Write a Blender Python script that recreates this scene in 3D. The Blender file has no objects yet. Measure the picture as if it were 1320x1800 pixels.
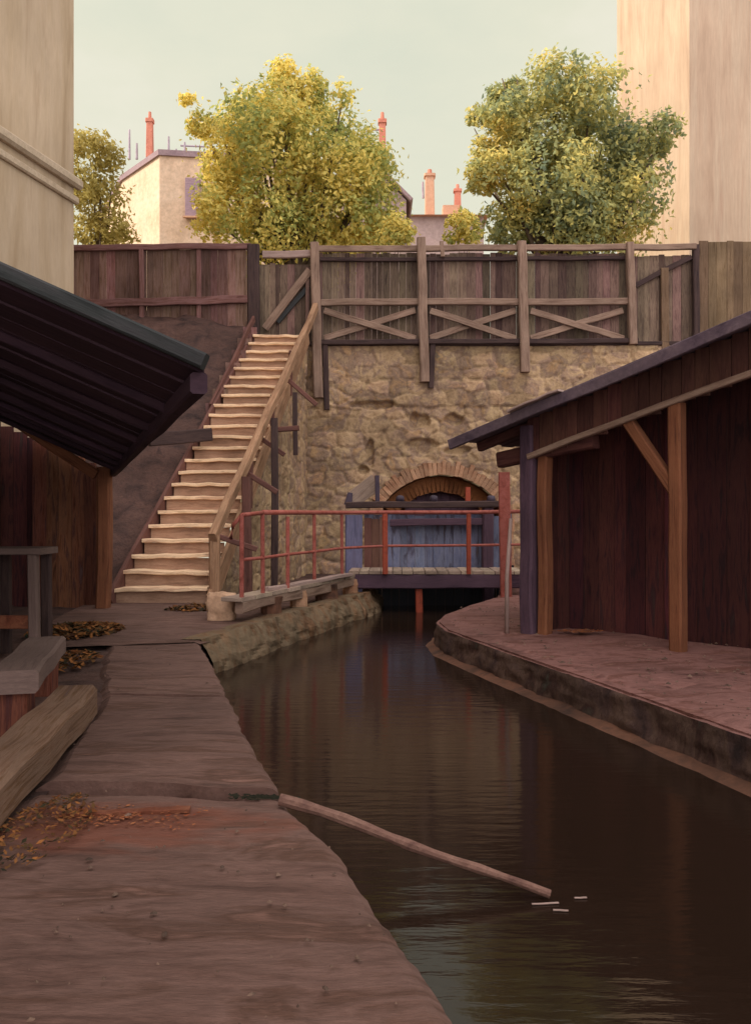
import bpy, math, random
import numpy as np
from mathutils import Vector, noise
R = random.Random(7)
V = Vector
sc = bpy.context.scene
col = sc.collection
EYE = 1.5; F = 1500.0

# ---------- measuring helpers: photo measurements -> metres ----------
def X(px, y): return (px - 660) / F * y
def Z(py, y): return EYE + (900 - py) / F * y
def W(px, py, y): return V((X(px, y), y, Z(py, y)))
def G(px, py, z=0.0):
    y = (EYE - z) * F / (py - 900)
    return V((X(px, y), y, z))

# ---------- scene object helpers ----------
def tag(o, label=None, cat=None, group=None, kind=None):
    if label: o['label'] = label
    if cat: o['category'] = cat
    if group: o['group'] = group
    if kind: o['kind'] = kind
    return o
def thing(name, label, cat, loc=(0, 0, 0), group=None):
    o = bpy.data.objects.new(name, None); col.objects.link(o)
    o.location = loc; o.empty_display_size = .2
    return tag(o, label, cat, group)

class MB:
    def __init__(s): s.v = []; s.f = []; s.uv = []; s.smooth = False
    def face(s, idx, uvs=None):
        s.f.append(tuple(idx)); s.uv.append(uvs)
    def bar(s, p0, p1, w, h, up=(0, 0, 1), taper=1.0, seg=None, wob=0.0, ch=.14, roll=0.0):
        """hewn timber from p0 to p1, chamfered section w x h"""
        p0 = V(p0); p1 = V(p1); d = p1 - p0; L = d.length; d.normalize()
        up = V(up)
        if abs(d.dot(up)) > .95: up = V((0, 1, 0))
        sx = d.cross(up).normalized(); sy = sx.cross(d).normalized()
        if roll:
            c, n_ = math.cos(roll), math.sin(roll); sx, sy = sx * c + sy * n_, sy * c - sx * n_
        if seg is None: seg = max(1, min(10, int(L / .6))) if wob else 1
        c = ch * min(w, h)
        if ch: prof = [(-w/2+c, -h/2), (w/2-c, -h/2), (w/2, -h/2+c), (w/2, h/2-c), (w/2-c, h/2), (-w/2+c, h/2), (-w/2, h/2-c), (-w/2, -h/2+c)]
        else: prof = [(-w/2, -h/2), (w/2, -h/2), (w/2, h/2), (-w/2, h/2)]
        n = len(prof); b = len(s.v); uo = R.uniform(0, 40); vo = R.uniform(0, 40)
        per = [0]
        for i in range(n):
            a, q = prof[i], prof[(i+1) % n]; per.append(per[-1] + math.hypot(a[0]-q[0], a[1]-q[1]))
        for k in range(seg + 1):
            t = k / seg; q = p0 + d * (L * t)
            q = q + sx * R.uniform(-wob, wob) + sy * R.uniform(-wob, wob)
            m = 1 + (taper - 1) * t
            for (a, e) in prof: s.v.append(tuple(q + sx * (a * m) + sy * (e * m)))
        for k in range(seg):
            for i in range(n):
                j = (i + 1) % n
                s.face((b+k*n+i, b+k*n+j, b+(k+1)*n+j, b+(k+1)*n+i),
                       [(uo+L*k/seg, vo+per[i]), (uo+L*k/seg, vo+per[i+1]), (uo+L*(k+1)/seg, vo+per[i+1]), (uo+L*(k+1)/seg, vo+per[i])])
        s.face([b+i for i in range(n)][::-1], [(uo+prof[i][0], vo+prof[i][1]*.2) for i in range(n)][::-1])
        s.face([b+seg*n+i for i in range(n)], [(uo+prof[i][0], vo+prof[i][1]*.2) for i in range(n)])
        return s
    def boards(s, p0, p1, zb, zt, bw=.16, th=.03, gap=.005, jz=.03, depth=.012, zfun=None):
        """vertical boards side by side from p0 to p1"""
        p0 = V((p0[0], p0[1], 0)); p1 = V((p1[0], p1[1], 0)); d = p1 - p0; L = d.length; d.normalize()
        nrm = V((-d.y, d.x, 0)); x = 0
        while x < L - .03:
            w = min(bw * R.uniform(.7, 1.3), L - x)
            c = p0 + d * (x + w/2) + nrm * R.uniform(-depth, depth)
            b_ = zb(x/L) if callable(zb) else zb; t_ = zt(x/L) if callable(zt) else zt
            tl = R.uniform(-.002, .002)
            s.bar((c.x, c.y, b_ + R.uniform(-jz, jz)), (c.x + d.x*tl, c.y + d.y*tl, t_ + R.uniform(-jz, jz)), th, w - gap, up=nrm, ch=0) if False else \
                s.bar((c.x, c.y, b_ + R.uniform(-jz, jz)), (c.x + d.x*tl, c.y + d.y*tl, t_ + R.uniform(-jz, jz)), w - gap, th, up=nrm, ch=0)
            x += w
        return s
    def prism(s, poly, z0, z1):
        b = len(s.v); n = len(poly)
        for z in (z0, z1):
            for p in poly: s.v.append((p[0], p[1], z(p) if callable(z) else z))
        per = 0
        for i in range(n):
            j = (i+1) % n; l = math.hypot(poly[i][0]-poly[j][0], poly[i][1]-poly[j][1])
            s.face((b+i, b+j, b+n+j, b+n+i), [(per, 0), (per+l, 0), (per+l, 3), (per, 3)]); per += l
        s.face([b+n+i for i in range(n)], [(p[0], p[1]) for p in poly])
        s.face([b+i for i in range(n)][::-1], [(p[0], p[1]) for p in poly][::-1])
        return s
    def tube(s, pts, rad, n=8, cap=True):
        b = len(s.v); m = len(pts); pts = [V(p) for p in pts]; u = 0
        us = []
        for k, p in enumerate(pts):
            d = (pts[min(k+1, m-1)] - pts[max(k-1, 0)]).normalized()
            a = d.cross(V((0, 0, 1)) if abs(d.z) < .9 else V((1, 0, 0))).normalized(); c = a.cross(d).normalized()
            if k: u += (p - pts[k-1]).length
            us.append(u)
            for i in range(n):
                t = 2*math.pi*i/n; r = rad[k] if hasattr(rad, '__len__') else rad
                s.v.append(tuple(p + a*math.cos(t)*r + c*math.sin(t)*r))
        for k in range(m-1):
            for i in range(n):
                j = (i+1) % n
                s.face((b+k*n+i, b+k*n+j, b+(k+1)*n+j, b+(k+1)*n+i), [(us[k], i*.07), (us[k], i*.07+.07), (us[k+1], i*.07+.07), (us[k+1], i*.07)])
        if cap:
            s.face([b+i for i in range(n)][::-1]); s.face([b+(m-1)*n+i for i in range(n)])
        return s
    def grid(s, nu, nv, fn):
        b = len(s.v)
        for i in range(nu+1):
            for j in range(nv+1): s.v.append(tuple(fn(i/nu, j/nv)))
        for i in range(nu):
            for j in range(nv):
                a = b+i*(nv+1)+j
                s.face((a, a+nv+1, a+nv+2, a+1))
        return s
    def rock(s, c, r, seed=0, n=3, sq=1.0):
        import bmesh
        bm = bmesh.new(); bmesh.ops.create_icosphere(bm, subdivisions=n, radius=1)
        b = len(s.v)
        for q in bm.verts:
            p = q.co.copy()
            m = max(abs(p.x), abs(p.y), abs(p.z)); p = p.lerp(p / m * .85, sq*.7)
            p *= 1 + .16 * noise.noise(p*1.6 + V((seed*7.1, seed*3.3, 0))) + .05*noise.noise(p*5 + V((seed, 0, 0)))
            s.v.append((c[0]+p.x*r[0], c[1]+p.y*r[1], c[2]+p.z*r[2]))
        for f in bm.faces: s.face([b+q.index for q in f.verts])
        bm.free(); return s
    def build(s, name, m, parent=None, smooth=False, attr=None):
        me = bpy.data.meshes.new(name)
        if parent is not None: off = V(parent['_base']) if '_base' in parent else world_loc(parent)
        else:
            a = np.array(s.v); off = V(((a[:,0].min()+a[:,0].max())/2, (a[:,1].min()+a[:,1].max())/2, a[:,2].min()))
        me.from_pydata([(p[0]-off.x, p[1]-off.y, p[2]-off.z) for p in s.v], [], s.f)
        if any(u is not None for u in s.uv):
            l = me.uv_layers.new(name='UVMap'); buf = []
            for f, u in zip(s.f, s.uv):
                buf.extend([c for q in (u if u else [(0, 0)]*len(f)) for c in q])
            l.data.foreach_set('uv', buf)
        if smooth: me.polygons.foreach_set('use_smooth', [True]*len(me.polygons))
        if attr is not None:
            a = me.color_attributes.new('tone', 'FLOAT_COLOR', 'POINT')
            a.data.foreach_set('color', np.repeat(np.asarray(attr, 'f'), 4))
        me.update(); me.materials.append(m)
        o = bpy.data.objects.new(name, me); col.objects.link(o)
        if parent is None: o.location = off
        else:
            o.parent = parent
        return o
def world_loc(o):
    p = V((0, 0, 0))
    while o is not None: p += o.location; o = o.parent
    return p
def resample(pts, n):
    pts = [V(p) for p in pts]; L = [0]
    for a, b in zip(pts, pts[1:]): L.append(L[-1] + (b-a).length)
    out = []
    for k in range(n+1):
        t = L[-1]*k/n; i = 0
        while i < len(pts)-2 and L[i+1] < t: i += 1
        out.append(pts[i].lerp(pts[i+1], (t-L[i])/max(1e-6, L[i+1]-L[i])))
    return out
def loft(lines, n, m, disp=None):
    """surface through several polylines; disp(point, i, t) -> point"""
    rs = [resample(l, n) for l in lines]; K = len(lines)-1
    def fn(u, v):
        i = round(u*n); t = v*K; k = min(int(t), K-1)
        p = rs[k][i].lerp(rs[k+1][i], t-k)
        return disp(p, u, v) if disp else p
    return MB().grid(n, m, fn)
def fbm(p, s=1.0, o=4):
    return noise.fractal(V(p)*s, 1.0, 2.0, o)
def interp(x, xs, ys): return float(np.interp(x, xs, ys))

# ---------- materials ----------
def lin(c):
    f = lambda q: (q/255/12.92) if q/255 <= .04045 else ((q/255+.055)/1.055)**2.4
    return (f(c[0]), f(c[1]), f(c[2]), 1)
def mat(name, cols, scale=3., stretch=(1, 1, 1), coord='Object', rough=.85, bump=.3, bscale=None, island=.0, big=.35, bigscale=.6,
        spec=.25, pos=None, tone=False, dist=.6, hue=.0, bdist=.02, grit=.22):
    m = bpy.data.materials.new(name); m.use_nodes = True; nt = m.node_tree; N = nt.nodes; L = nt.links
    bs = N['Principled BSDF']; bs.inputs['Roughness'].default_value = rough; bs.inputs['Specular IOR Level'].default_value = spec
    tc = N.new('ShaderNodeTexCoord'); mp = N.new('ShaderNodeMapping'); mp.inputs['Scale'].default_value = stretch
    L.new(tc.outputs[coord], mp.inputs['Vector'])
    n1 = N.new('ShaderNodeTexNoise'); n1.inputs['Scale'].default_value = scale; n1.inputs['Detail'].default_value = 7
    n1.inputs['Roughness'].default_value = .62; n1.inputs['Distortion'].default_value = dist
    L.new(mp.outputs[0], n1.inputs['Vector'])
    rp = N.new('ShaderNodeValToRGB'); e = rp.color_ramp.elements
    k = len(cols)
    if pos is None: pos = [.28 + .44*i/max(1, k-1) for i in range(k)]
    while len(e) < k: e.new(.5)
    for i in range(k): e[i].position = pos[i]; e[i].color = lin(cols[i])
    L.new(n1.outputs['Fac'], rp.inputs['Fac'])
    c = rp.outputs['Color']
    n2 = N.new('ShaderNodeTexNoise'); n2.inputs['Scale'].default_value = bigscale; n2.inputs['Detail'].default_value = 4
    L.new(tc.outputs['Object'], n2.inputs['Vector'])
    hs = N.new('ShaderNodeHueSaturation')
    r2 = N.new('ShaderNodeMapRange'); r2.inputs[1].default_value = .25; r2.inputs[2].default_value = .75
    r2.inputs[3].default_value = 1-big; r2.inputs[4].default_value = 1+big
    L.new(n2.outputs['Fac'], r2.inputs[0]); val = r2.outputs[0]
    if island or tone:
        if tone:
            g = N.new('ShaderNodeVertexColor'); g.layer_name = 'tone'; src = g.outputs['Color']
            isl = island or .3
        else:
            g = N.new('ShaderNodeNewGeometry'); src = g.outputs['Random Per Island']; isl = island
        r3 = N.new('ShaderNodeMapRange'); r3.inputs[3].default_value = 1-isl; r3.inputs[4].default_value = 1+isl
        L.new(src, r3.inputs[0])
        mu = N.new('ShaderNodeMath'); mu.operation = 'MULTIPLY'; L.new(val, mu.inputs[0]); L.new(r3.outputs[0], mu.inputs[1]); val = mu.outputs[0]
        if hue:
            r4 = N.new('ShaderNodeMapRange'); r4.inputs[3].default_value = .5-hue; r4.inputs[4].default_value = .5+hue
            wn = N.new('ShaderNodeTexWhiteNoise'); wn.noise_dimensions = '1D'; L.new(src, wn.inputs['W']); L.new(wn.outputs['Value'], r4.inputs[0]); L.new(r4.outputs[0], hs.inputs['Hue'])
    n4 = N.new('ShaderNodeTexNoise'); n4.inputs['Scale'].default_value = scale*9; n4.inputs['Detail'].default_value = 5; n4.inputs['Roughness'].default_value = .75
    L.new(mp.outputs[0], n4.inputs['Vector'])
    r5 = N.new('ShaderNodeMapRange'); r5.inputs[1].default_value = .28; r5.inputs[2].default_value = .72; r5.inputs[3].default_value = 1-grit; r5.inputs[4].default_value = 1+grit
    L.new(n4.outputs['Fac'], r5.inputs[0])
    m5 = N.new('ShaderNodeMath'); m5.operation = 'MULTIPLY'; L.new(val, m5.inputs[0]); L.new(r5.outputs[0], m5.inputs[1]); val = m5.outputs[0]
    L.new(val, hs.inputs['Value']); L.new(c, hs.inputs['Color']); L.new(hs.outputs[0], bs.inputs['Base Color'])
    if bump:
        n3 = N.new('ShaderNodeTexNoise'); n3.inputs['Scale'].default_value = bscale or scale*2.5; n3.inputs['Detail'].default_value = 6
        n3.inputs['Roughness'].default_value = .65
        L.new(mp.outputs[0], n3.inputs['Vector'])
        bp = N.new('ShaderNodeBump'); bp.inputs['Strength'].default_value = bump; bp.inputs['Distance'].default_value = bdist
        L.new(n3.outputs['Fac'], bp.inputs['Height']); L.new(bp.outputs[0], bs.inputs['Normal'])
    return m
def wood(name, cols, island=.3, grain=16, bump=.5, hue=.012, big=.3, rough=.85, spec=.2):
    return mat(name, cols, scale=1.0, stretch=(1.6, grain, 1), coord='UV', island=island, bump=bump, bscale=2.2, big=big, bigscale=1.1, hue=hue, rough=rough, spec=spec, bdist=.012)
M = {}
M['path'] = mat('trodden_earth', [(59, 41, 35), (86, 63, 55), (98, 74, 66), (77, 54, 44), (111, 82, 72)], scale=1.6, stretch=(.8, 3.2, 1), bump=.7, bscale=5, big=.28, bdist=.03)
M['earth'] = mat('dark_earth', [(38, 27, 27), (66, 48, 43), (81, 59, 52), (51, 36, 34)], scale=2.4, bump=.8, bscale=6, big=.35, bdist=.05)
M['quay'] = mat('reddish_earth', [(67, 41, 36), (101, 69, 63), (115, 81, 75), (89, 56, 48), (120, 88, 77)], scale=1.8, stretch=(1, 2.2, 1), bump=.6, bscale=6, big=.3, bdist=.03)
M['quaywall'] = mat('wet_quay_stone', [(42, 32, 32), (73, 55, 51), (87, 68, 58), (58, 38, 33), (67, 67, 58)], scale=2.6, stretch=(1, 1, .6), bump=.8, bscale=8, big=.4, bdist=.04)
M['ledge'] = mat('rusty_ledge', [(43, 31, 26), (76, 52, 40), (96, 65, 49), (56, 41, 36)], scale=2.2, bump=.6, big=.4)
M['bank'] = mat('mossy_bank_stone', [(67, 48, 35), (99, 75, 53), (96, 82, 63), (82, 57, 36), (116, 90, 67)], scale=2.0, stretch=(1, 1, .3), bump=.8, bscale=7, big=.35, bdist=.05)
M['stone'] = mat('rubble_stone', [(106, 84, 65), (144, 119, 91), (163, 138, 106), (129, 107, 91), (161, 130, 95), (119, 109, 95)], scale=1.7, bump=.8, bscale=7, tone=True, island=.24, big=.22, bigscale=.5, bdist=.05, hue=.008)
M['brickarch'] = mat('arch_brick', [(119, 80, 60), (146, 108, 82), (156, 123, 97), (130, 92, 73)], scale=3, bump=.7, island=.22, big=.2)
M['barrel'] = mat('culvert_vault', [(86, 52, 30), (122, 77, 45), (135, 88, 54), (99, 63, 45)], scale=1.2, stretch=(1, 3, 1), bump=.5, big=.3)
M['block'] = mat('dressed_stone', [(142, 112, 88), (180, 146, 118), (194, 160, 132), (160, 128, 104)], scale=3, bump=.5, big=.15)
M['fence'] = wood('weathered_boards', [(57, 44, 40), (89, 72, 63), (107, 89, 76), (78, 61, 53), (117, 100, 89)], island=.5, hue=.035)
M['fence_brown'] = wood('brown_boards', [(70, 48, 41), (100, 74, 63), (114, 88, 81), (88, 60, 50)], island=.42, hue=.03)
M['fence_pale'] = wood('bleached_boards', [(69, 53, 38), (99, 80, 60), (109, 90, 70), (84, 67, 50)], island=.25)
M['rail'] = wood('grey_timber', [(81, 65, 53), (119, 98, 83), (135, 115, 98), (102, 83, 72)], island=.2)
M['dark'] = wood('dark_timber', [(39, 30, 32), (57, 45, 43), (68, 54, 50), (48, 37, 37)], island=.25)
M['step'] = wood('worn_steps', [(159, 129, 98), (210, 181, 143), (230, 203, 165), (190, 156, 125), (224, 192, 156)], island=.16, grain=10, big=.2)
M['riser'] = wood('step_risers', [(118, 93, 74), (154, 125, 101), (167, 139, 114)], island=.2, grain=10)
M['stairrail'] = wood('stair_timber', [(97, 73, 53), (134, 104, 77), (150, 121, 92), (115, 88, 66)], island=.15)
M['strut'] = wood('strut_timber', [(70, 46, 40), (100, 70, 60), (84, 60, 54)], island=.25)
M['roofboards'] = wood('sooty_roof_boards', [(38, 25, 33), (54, 38, 48), (62, 44, 52), (44, 31, 39)], island=.25, big=.25)
M['roofedge'] = wood('mossy_roof_edge', [(31, 33, 34), (45, 48, 48), (54, 54, 55), (37, 36, 37)], island=.2)
M['orange'] = wood('orange_timber', [(65, 40, 26), (103, 66, 43), (113, 76, 50), (84, 52, 35)], island=.22, grain=26)
M['shedwall'] = wood('russet_boards', [(53, 27, 19), (90, 52, 36), (102, 65, 48), (69, 40, 34), (81, 63, 62)], island=.35, hue=.015)
M['redwall'] = wood('dark_red_boards', [(34, 18, 22), (58, 28, 30), (68, 34, 32), (44, 24, 28), (52, 42, 36)], island=.4, hue=.02)
M['gable'] = wood('gable_boards', [(47, 26, 26), (74, 45, 40), (85, 55, 46), (58, 36, 34)], island=.35)
M['roofpurple'] = mat('slate_roofing', [(55, 45, 54), (82, 68, 77), (97, 82, 88), (68, 55, 63)], scale=2.2, bump=.5, big=.3)
M['redpaint'] = mat('red_painted_iron', [(97, 43, 34), (135, 69, 58), (146, 82, 72), (118, 52, 40)], scale=6, bump=.3, big=.25, rough=.6)
M['orangepaint'] = mat('orange_red_paint', [(107, 45, 30), (146, 66, 45), (127, 56, 39)], scale=6, bump=.3, big=.2, rough=.6)
M['bluewood'] = wood('blue_painted_boards', [(60, 63, 80), (94, 100, 124), (108, 112, 132), (75, 73, 89), (84, 68, 62)], island=.2, grain=8)
M['bluepost'] = wood('slate_blue_post', [(72, 70, 92), (104, 102, 128), (88, 80, 100)], island=.1)
M['purple'] = wood('purplish_timber', [(52, 39, 51), (78, 59, 69), (66, 49, 59)], island=.15)
M['bridge_shade'] = wood('bridge_shade_boards', [(16, 16, 20), (28, 28, 34), (22, 20, 24)], island=.2, rough=.5)  # near-black: shade under the bridge put into the wood colour
M['deck'] = wood('grey_deck', [(103, 86, 77), (139, 121, 106), (154, 136, 119), (119, 103, 93)], island=.18)
M['plaster'] = mat('beige_plaster', [(152, 131, 105), (171, 151, 126), (178, 159, 136), (162, 141, 117)], scale=1.6, stretch=(1, 1, .16), bump=.35, bscale=9, big=.2, bigscale=.3, grit=.09)
M['moulding'] = mat('plaster_moulding', [(158, 139, 116), (178, 161, 139), (168, 149, 127)], scale=2, bump=.3, big=.12)
M['cream'] = mat('cream_plaster', [(156, 131, 110), (172, 148, 126), (177, 156, 134), (164, 136, 115)], scale=1.5, stretch=(1, 1, .09), bump=.3, bscale=6, big=.14, bigscale=.25, grit=.12)
M['housewall'] = mat('pale_house_plaster', [(190, 163, 137), (204, 178, 152), (207, 184, 160), (197, 169, 143)], scale=.5, bump=.2, big=.08)
M['lilac'] = mat('lilac_plaster', [(149, 129, 127), (166, 146, 141), (158, 136, 136)], scale=.5, bump=.2, big=.1)
M['roofgrey'] = mat('zinc_roof', [(120, 100, 108), (146, 126, 130), (132, 112, 118)], scale=1, bump=.2, big=.1)
M['rooftile'] = mat('pinkish_tiles', [(192, 139, 121), (211, 161, 141), (199, 149, 132)], scale=2, bump=.4, big=.12)
M['chimney'] = mat('chimney_brick', [(166, 98, 81), (195, 127, 107), (181, 114, 94)], scale=4, bump=.4, big=.15)
M['chimpale'] = mat('pale_chimney_brick', [(181, 139, 113), (197, 159, 132)], scale=4, bump=.3, big=.1)
M['pipe'] = mat('grey_metal_pipe', [(138, 126, 138), (172, 161, 170)], scale=4, bump=.1, big=.1, rough=.5)
M['shutter'] = mat('grey_shutter', [(126, 107, 118), (161, 136, 143)], scale=3, stretch=(1, 1, 8), bump=.3, big=.1)
M['timber_beam'] = wood('sawn_beam', [(76, 56, 39), (102, 79, 61), (108, 88, 72), (90, 67, 45), (85, 68, 62)], island=.1, grain=34)
M['greybeam'] = wood('grey_beam', [(79, 64, 59), (104, 88, 81), (92, 76, 70)], island=.1, grain=34)
M['logbark'] = mat('pinkish_log', [(72, 48, 43), (107, 79, 69), (122, 93, 81), (90, 63, 54)], scale=5, stretch=(1, 1, 1), bump=.8, big=.3)
M['terrace'] = mat('terrace_soil', [(96, 84, 58), (128, 112, 80), (112, 104, 64)], scale=1, bump=.5)
M['brickbit'] = mat('red_brick_bits', [(69, 33, 21), (98, 54, 37), (113, 70, 50), (83, 44, 33)], scale=5, bump=.6, island=.3, big=.2)
M['pale'] = wood('pale_stick', [(132, 112, 103), (160, 140, 130)], island=.1)
M['rope'] = mat('dark_iron', [(48, 40, 52), (70, 58, 70)], scale=6, bump=.2, rough=.6)
M['bark'] = mat('tree_bark', [(58, 48, 40), (84, 70, 56), (70, 58, 50)], scale=3, stretch=(1, 1, .3), bump=.8, big=.2)

def leafmat(name, cols, trans=.45):
    m = bpy.data.materials.new(name); m.use_nodes = True; nt = m.node_tree; N = nt.nodes; L = nt.links
    N.remove(N['Principled BSDF']); out = N['Material Output']
    g = N.new('ShaderNodeNewGeometry'); rp = N.new('ShaderNodeValToRGB'); e = rp.color_ramp.elements
    tcn = N.new('ShaderNodeTexCoord'); n0 = N.new('ShaderNodeTexNoise'); n0.inputs['Scale'].default_value = .55; n0.inputs['Detail'].default_value = 3
    L.new(tcn.outputs['Object'], n0.inputs['Vector'])
    mx = N.new('ShaderNodeMath'); mx.operation = 'MULTIPLY_ADD'; mx.inputs[1].default_value = .45
    L.new(g.outputs['Random Per Island'], mx.inputs[0])
    ms = N.new('ShaderNodeMapRange'); ms.inputs[1].default_value = .3; ms.inputs[2].default_value = .7; ms.inputs[3].default_value = 0; ms.inputs[4].default_value = .55
    L.new(n0.outputs['Fac'], ms.inputs[0]); L.new(ms.outputs[0], mx.inputs[2])
    while len(e) < len(cols): e.new(.5)
    for i, c in enumerate(cols): e[i].position = i/(len(cols)-1); e[i].color = lin(c)
    L.new(mx.outputs[0], rp.inputs['Fac'])
    d = N.new('ShaderNodeBsdfDiffuse'); t = N.new('ShaderNodeBsdfTranslucent'); mix = N.new('ShaderNodeMixShader'); mix.inputs[0].default_value = trans
    L.new(rp.outputs[0], d.inputs[0]); L.new(rp.outputs[0], t.inputs[0]); L.new(d.outputs[0], mix.inputs[1]); L.new(t.outputs[0], mix.inputs[2]); L.new(mix.outputs[0], out.inputs[0])
    return m
M['leaf_gold'] = leafmat('gold_green_leaves', [(118, 134, 90), (174, 179, 105), (236, 215, 123), (255, 239, 144)])
M['leaf_green'] = leafmat('olive_green_leaves', [(104, 121, 110), (150, 158, 114), (200, 191, 118), (255, 224, 133)])
M['leaf_small'] = leafmat('dull_olive_leaves', [(143, 134, 81), (180, 167, 101), (198, 180, 112)])
M['litter'] = leafmat('dead_leaves', [(30, 46, 42), (104, 62, 38), (50, 50, 38), (140, 92, 54), (34, 44, 36), (84, 48, 36)], trans=.1)

M['crumbs'] = leafmat('brick_crumbs', [(84, 42, 30), (124, 66, 46), (150, 98, 68), (70, 46, 40), (96, 54, 42)], trans=.02)
M['moss'] = leafmat('dark_moss', [(24, 28, 26), (44, 44, 36), (60, 50, 40)], trans=.1)
M['grit'] = mat('grit', [(62, 48, 40), (84, 66, 56), (100, 80, 68), (70, 54, 46)], scale=9, island=.4, bump=0)
# rust stain soaked into the path round the brick crumbs
nt = M['path'].node_tree; N = nt.nodes; L = nt.links; bs = N['Principled BSDF']; old = bs.inputs['Base Color'].links[0].from_socket
g = N.new('ShaderNodeNewGeometry'); mp = N.new('ShaderNodeMapping'); mp.inputs['Location'].default_value = (1.25*1.05, -4.12*3.0, 0); mp.inputs['Scale'].default_value = (1.05, 3.0, 0)
L.new(g.outputs['Position'], mp.inputs[0]); ln = N.new('ShaderNodeVectorMath'); ln.operation = 'LENGTH'; L.new(mp.outputs[0], ln.inputs[0])
nz = N.new('ShaderNodeTexNoise'); nz.inputs['Scale'].default_value = 2.6; nz.inputs['Detail'].default_value = 6; L.new(mp.outputs[0], nz.inputs['Vector'])
ma = N.new('ShaderNodeMath'); ma.operation = 'MULTIPLY_ADD'; ma.inputs[1].default_value = 2.2; L.new(nz.outputs['Fac'], ma.inputs[0]); L.new(ln.outputs['Value'], ma.inputs[2])
mr = N.new('ShaderNodeMapRange'); mr.inputs[1].default_value = 2.15; mr.inputs[2].default_value = 1.5; mr.inputs[3].default_value = 0; mr.inputs[4].default_value = .7; L.new(ma.outputs[0], mr.inputs[0])
mx = N.new('ShaderNodeMix'); mx.data_type = 'RGBA'; L.new(mr.outputs[0], mx.inputs['Factor']); L.new(old, mx.inputs[6]); mx.inputs[7].default_value = lin((106, 60, 44)); L.new(mx.outputs[2], bs.inputs['Base Color'])
# water
wm = bpy.data.materials.new('canal_water'); wm.use_nodes = True
N = wm.node_tree.nodes; L = wm.node_tree.links; bs = N['Principled BSDF']
bs.inputs['Base Color'].default_value = (.016, .009, .006, 1); bs.inputs['Roughness'].default_value = .07
bs.inputs['IOR'].default_value = 1.34; bs.inputs['Specular IOR Level'].default_value = .55
tc = N.new('ShaderNodeTexCoord'); mp = N.new('ShaderNodeMapping'); mp.inputs['Scale'].default_value = (1.1, 5.0, 1); mp.inputs['Rotation'].default_value = (0, 0, .1)
nz = N.new('ShaderNodeTexNoise'); nz.inputs['Scale'].default_value = 2.2; nz.inputs['Detail'].default_value = 5
bp = N.new('ShaderNodeBump'); bp.inputs['Strength'].default_value = .085; bp.inputs['Distance'].default_value = .05
L.new(tc.outputs['Object'], mp.inputs[0]); L.new(mp.outputs[0], nz.inputs['Vector']); L.new(nz.outputs['Fac'], bp.inputs['Height']); L.new(bp.outputs[0], bs.inputs['Normal'])
WZ = -.365

# ======================= SETTING =======================
# water sheet
tag(MB().grid(2, 2, lambda u, v: (-3.5 + 11*u, -5 + 35*v, WZ)).build('water', wm), kind='structure')
tag(MB().grid(2, 2, lambda u, v: (-4 + 12*u, -5.5 + 36*v, -1.3)).build('canal_bed', M['earth']), kind='structure')

# path: trodden slab along the left of the canal
PR = [(2.35, -4.2), (.236, 2.53), (-.16, 3.80), (-.44, 4.37), (-.885, 5.77), (-1.42, 7.76), (-2.02, 9.78)]
PL = [(-.4, -4.2), (-1.2, 1.6), (-1.5, 3.0), (-1.86, 4.3), (-2.1, 6.5), (-3.15, 9.9)]
prx = [p[1] for p in PR]; prv = [p[0] for p in PR]; plx = [p[1] for p in PL]; plv = [p[0] for p in PL]
def right_edge(y): return interp(y, prx, prv) + .02*fbm((y*1.3, 0, 0), 1) + .015*fbm((y*6, 3, 0), 1)
def crack(y, x, yc, w, d):
    c = yc + .10*noise.noise(V((x*1.1, yc, 0))) + .04*noise.noise(V((x*4, yc, 3)))
    k = .55 + .45*noise.noise(V((x*1.7, yc*3, 9)))
    return -d*max(0, k)*math.exp(-((y-c)/w)**2)
def cut(yc, x): return yc + .05*noise.noise(V((x*1.1, yc, 0))) + .025*noise.noise(V((x*4, yc, 3))) - .03*x
CUTS = [-4.2, 4.56, 6.9, 9.95]; GAP = [0, .05, .04, 0]; DROP = [-.02, .006, .0]
mb = MB()
for s_ in range(3):
    def slab(u, v, s_=s_):
        e0, e1 = CUTS[s_], CUTS[s_+1]
        y = e0 + u*(e1-e0)
        l = interp(y, plx, plv) + .08*fbm((y*.9, 8, 0), 1); r = right_edge(y); x = l + (r-l)*v
        ya = cut(e0, x) + GAP[s_] if s_ else e0; yb_ = cut(e1, x) - GAP[s_+1] if s_ < 2 else e1
        y = ya + u*(yb_-ya)
        l = interp(y, plx, plv) + .08*fbm((y*.9, 8, 0), 1); r = right_edge(y); x = l + (r-l)*v
        z = DROP[s_] + .012*fbm((x*1.2, y, 0), 1) + .008*fbm((x*2, y*6, 5), 1) + .003*fbm((x*9, y*9, 5), 1)
        if v > .97: z -= .03*(v-.97)/.03
        if v < .06: z -= .05*(.06-v)/.06
        if u == 0 or u == 1: z -= .3
        return (x, y, z + .006)
    n_ = int((CUTS[s_+1]-CUTS[s_])/.022); mb.grid(n_, 44, slab)
tag(mb.build('path', M['path'], smooth=False), kind='structure')
# quay face under the path edge
edge = [V((right_edge(-4.2 + i*.2), -4.2 + i*.2, -.06)) for i in range(71)]
def rough(s, a):
    return lambda p, u, v: p + V((a*fbm((p.x, p.y, p.z*2), s), a*fbm((p.y+9, p.x, p.z*2), s), 0)) * (1 if v > .02 else 0)
mb = loft([edge, [e + V((.03, .01, -1.1)) for e in edge]], 240, 10, rough(3, .04))
tag(mb.build('path_edge', M['bank'], smooth=True), kind='structure')
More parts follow.
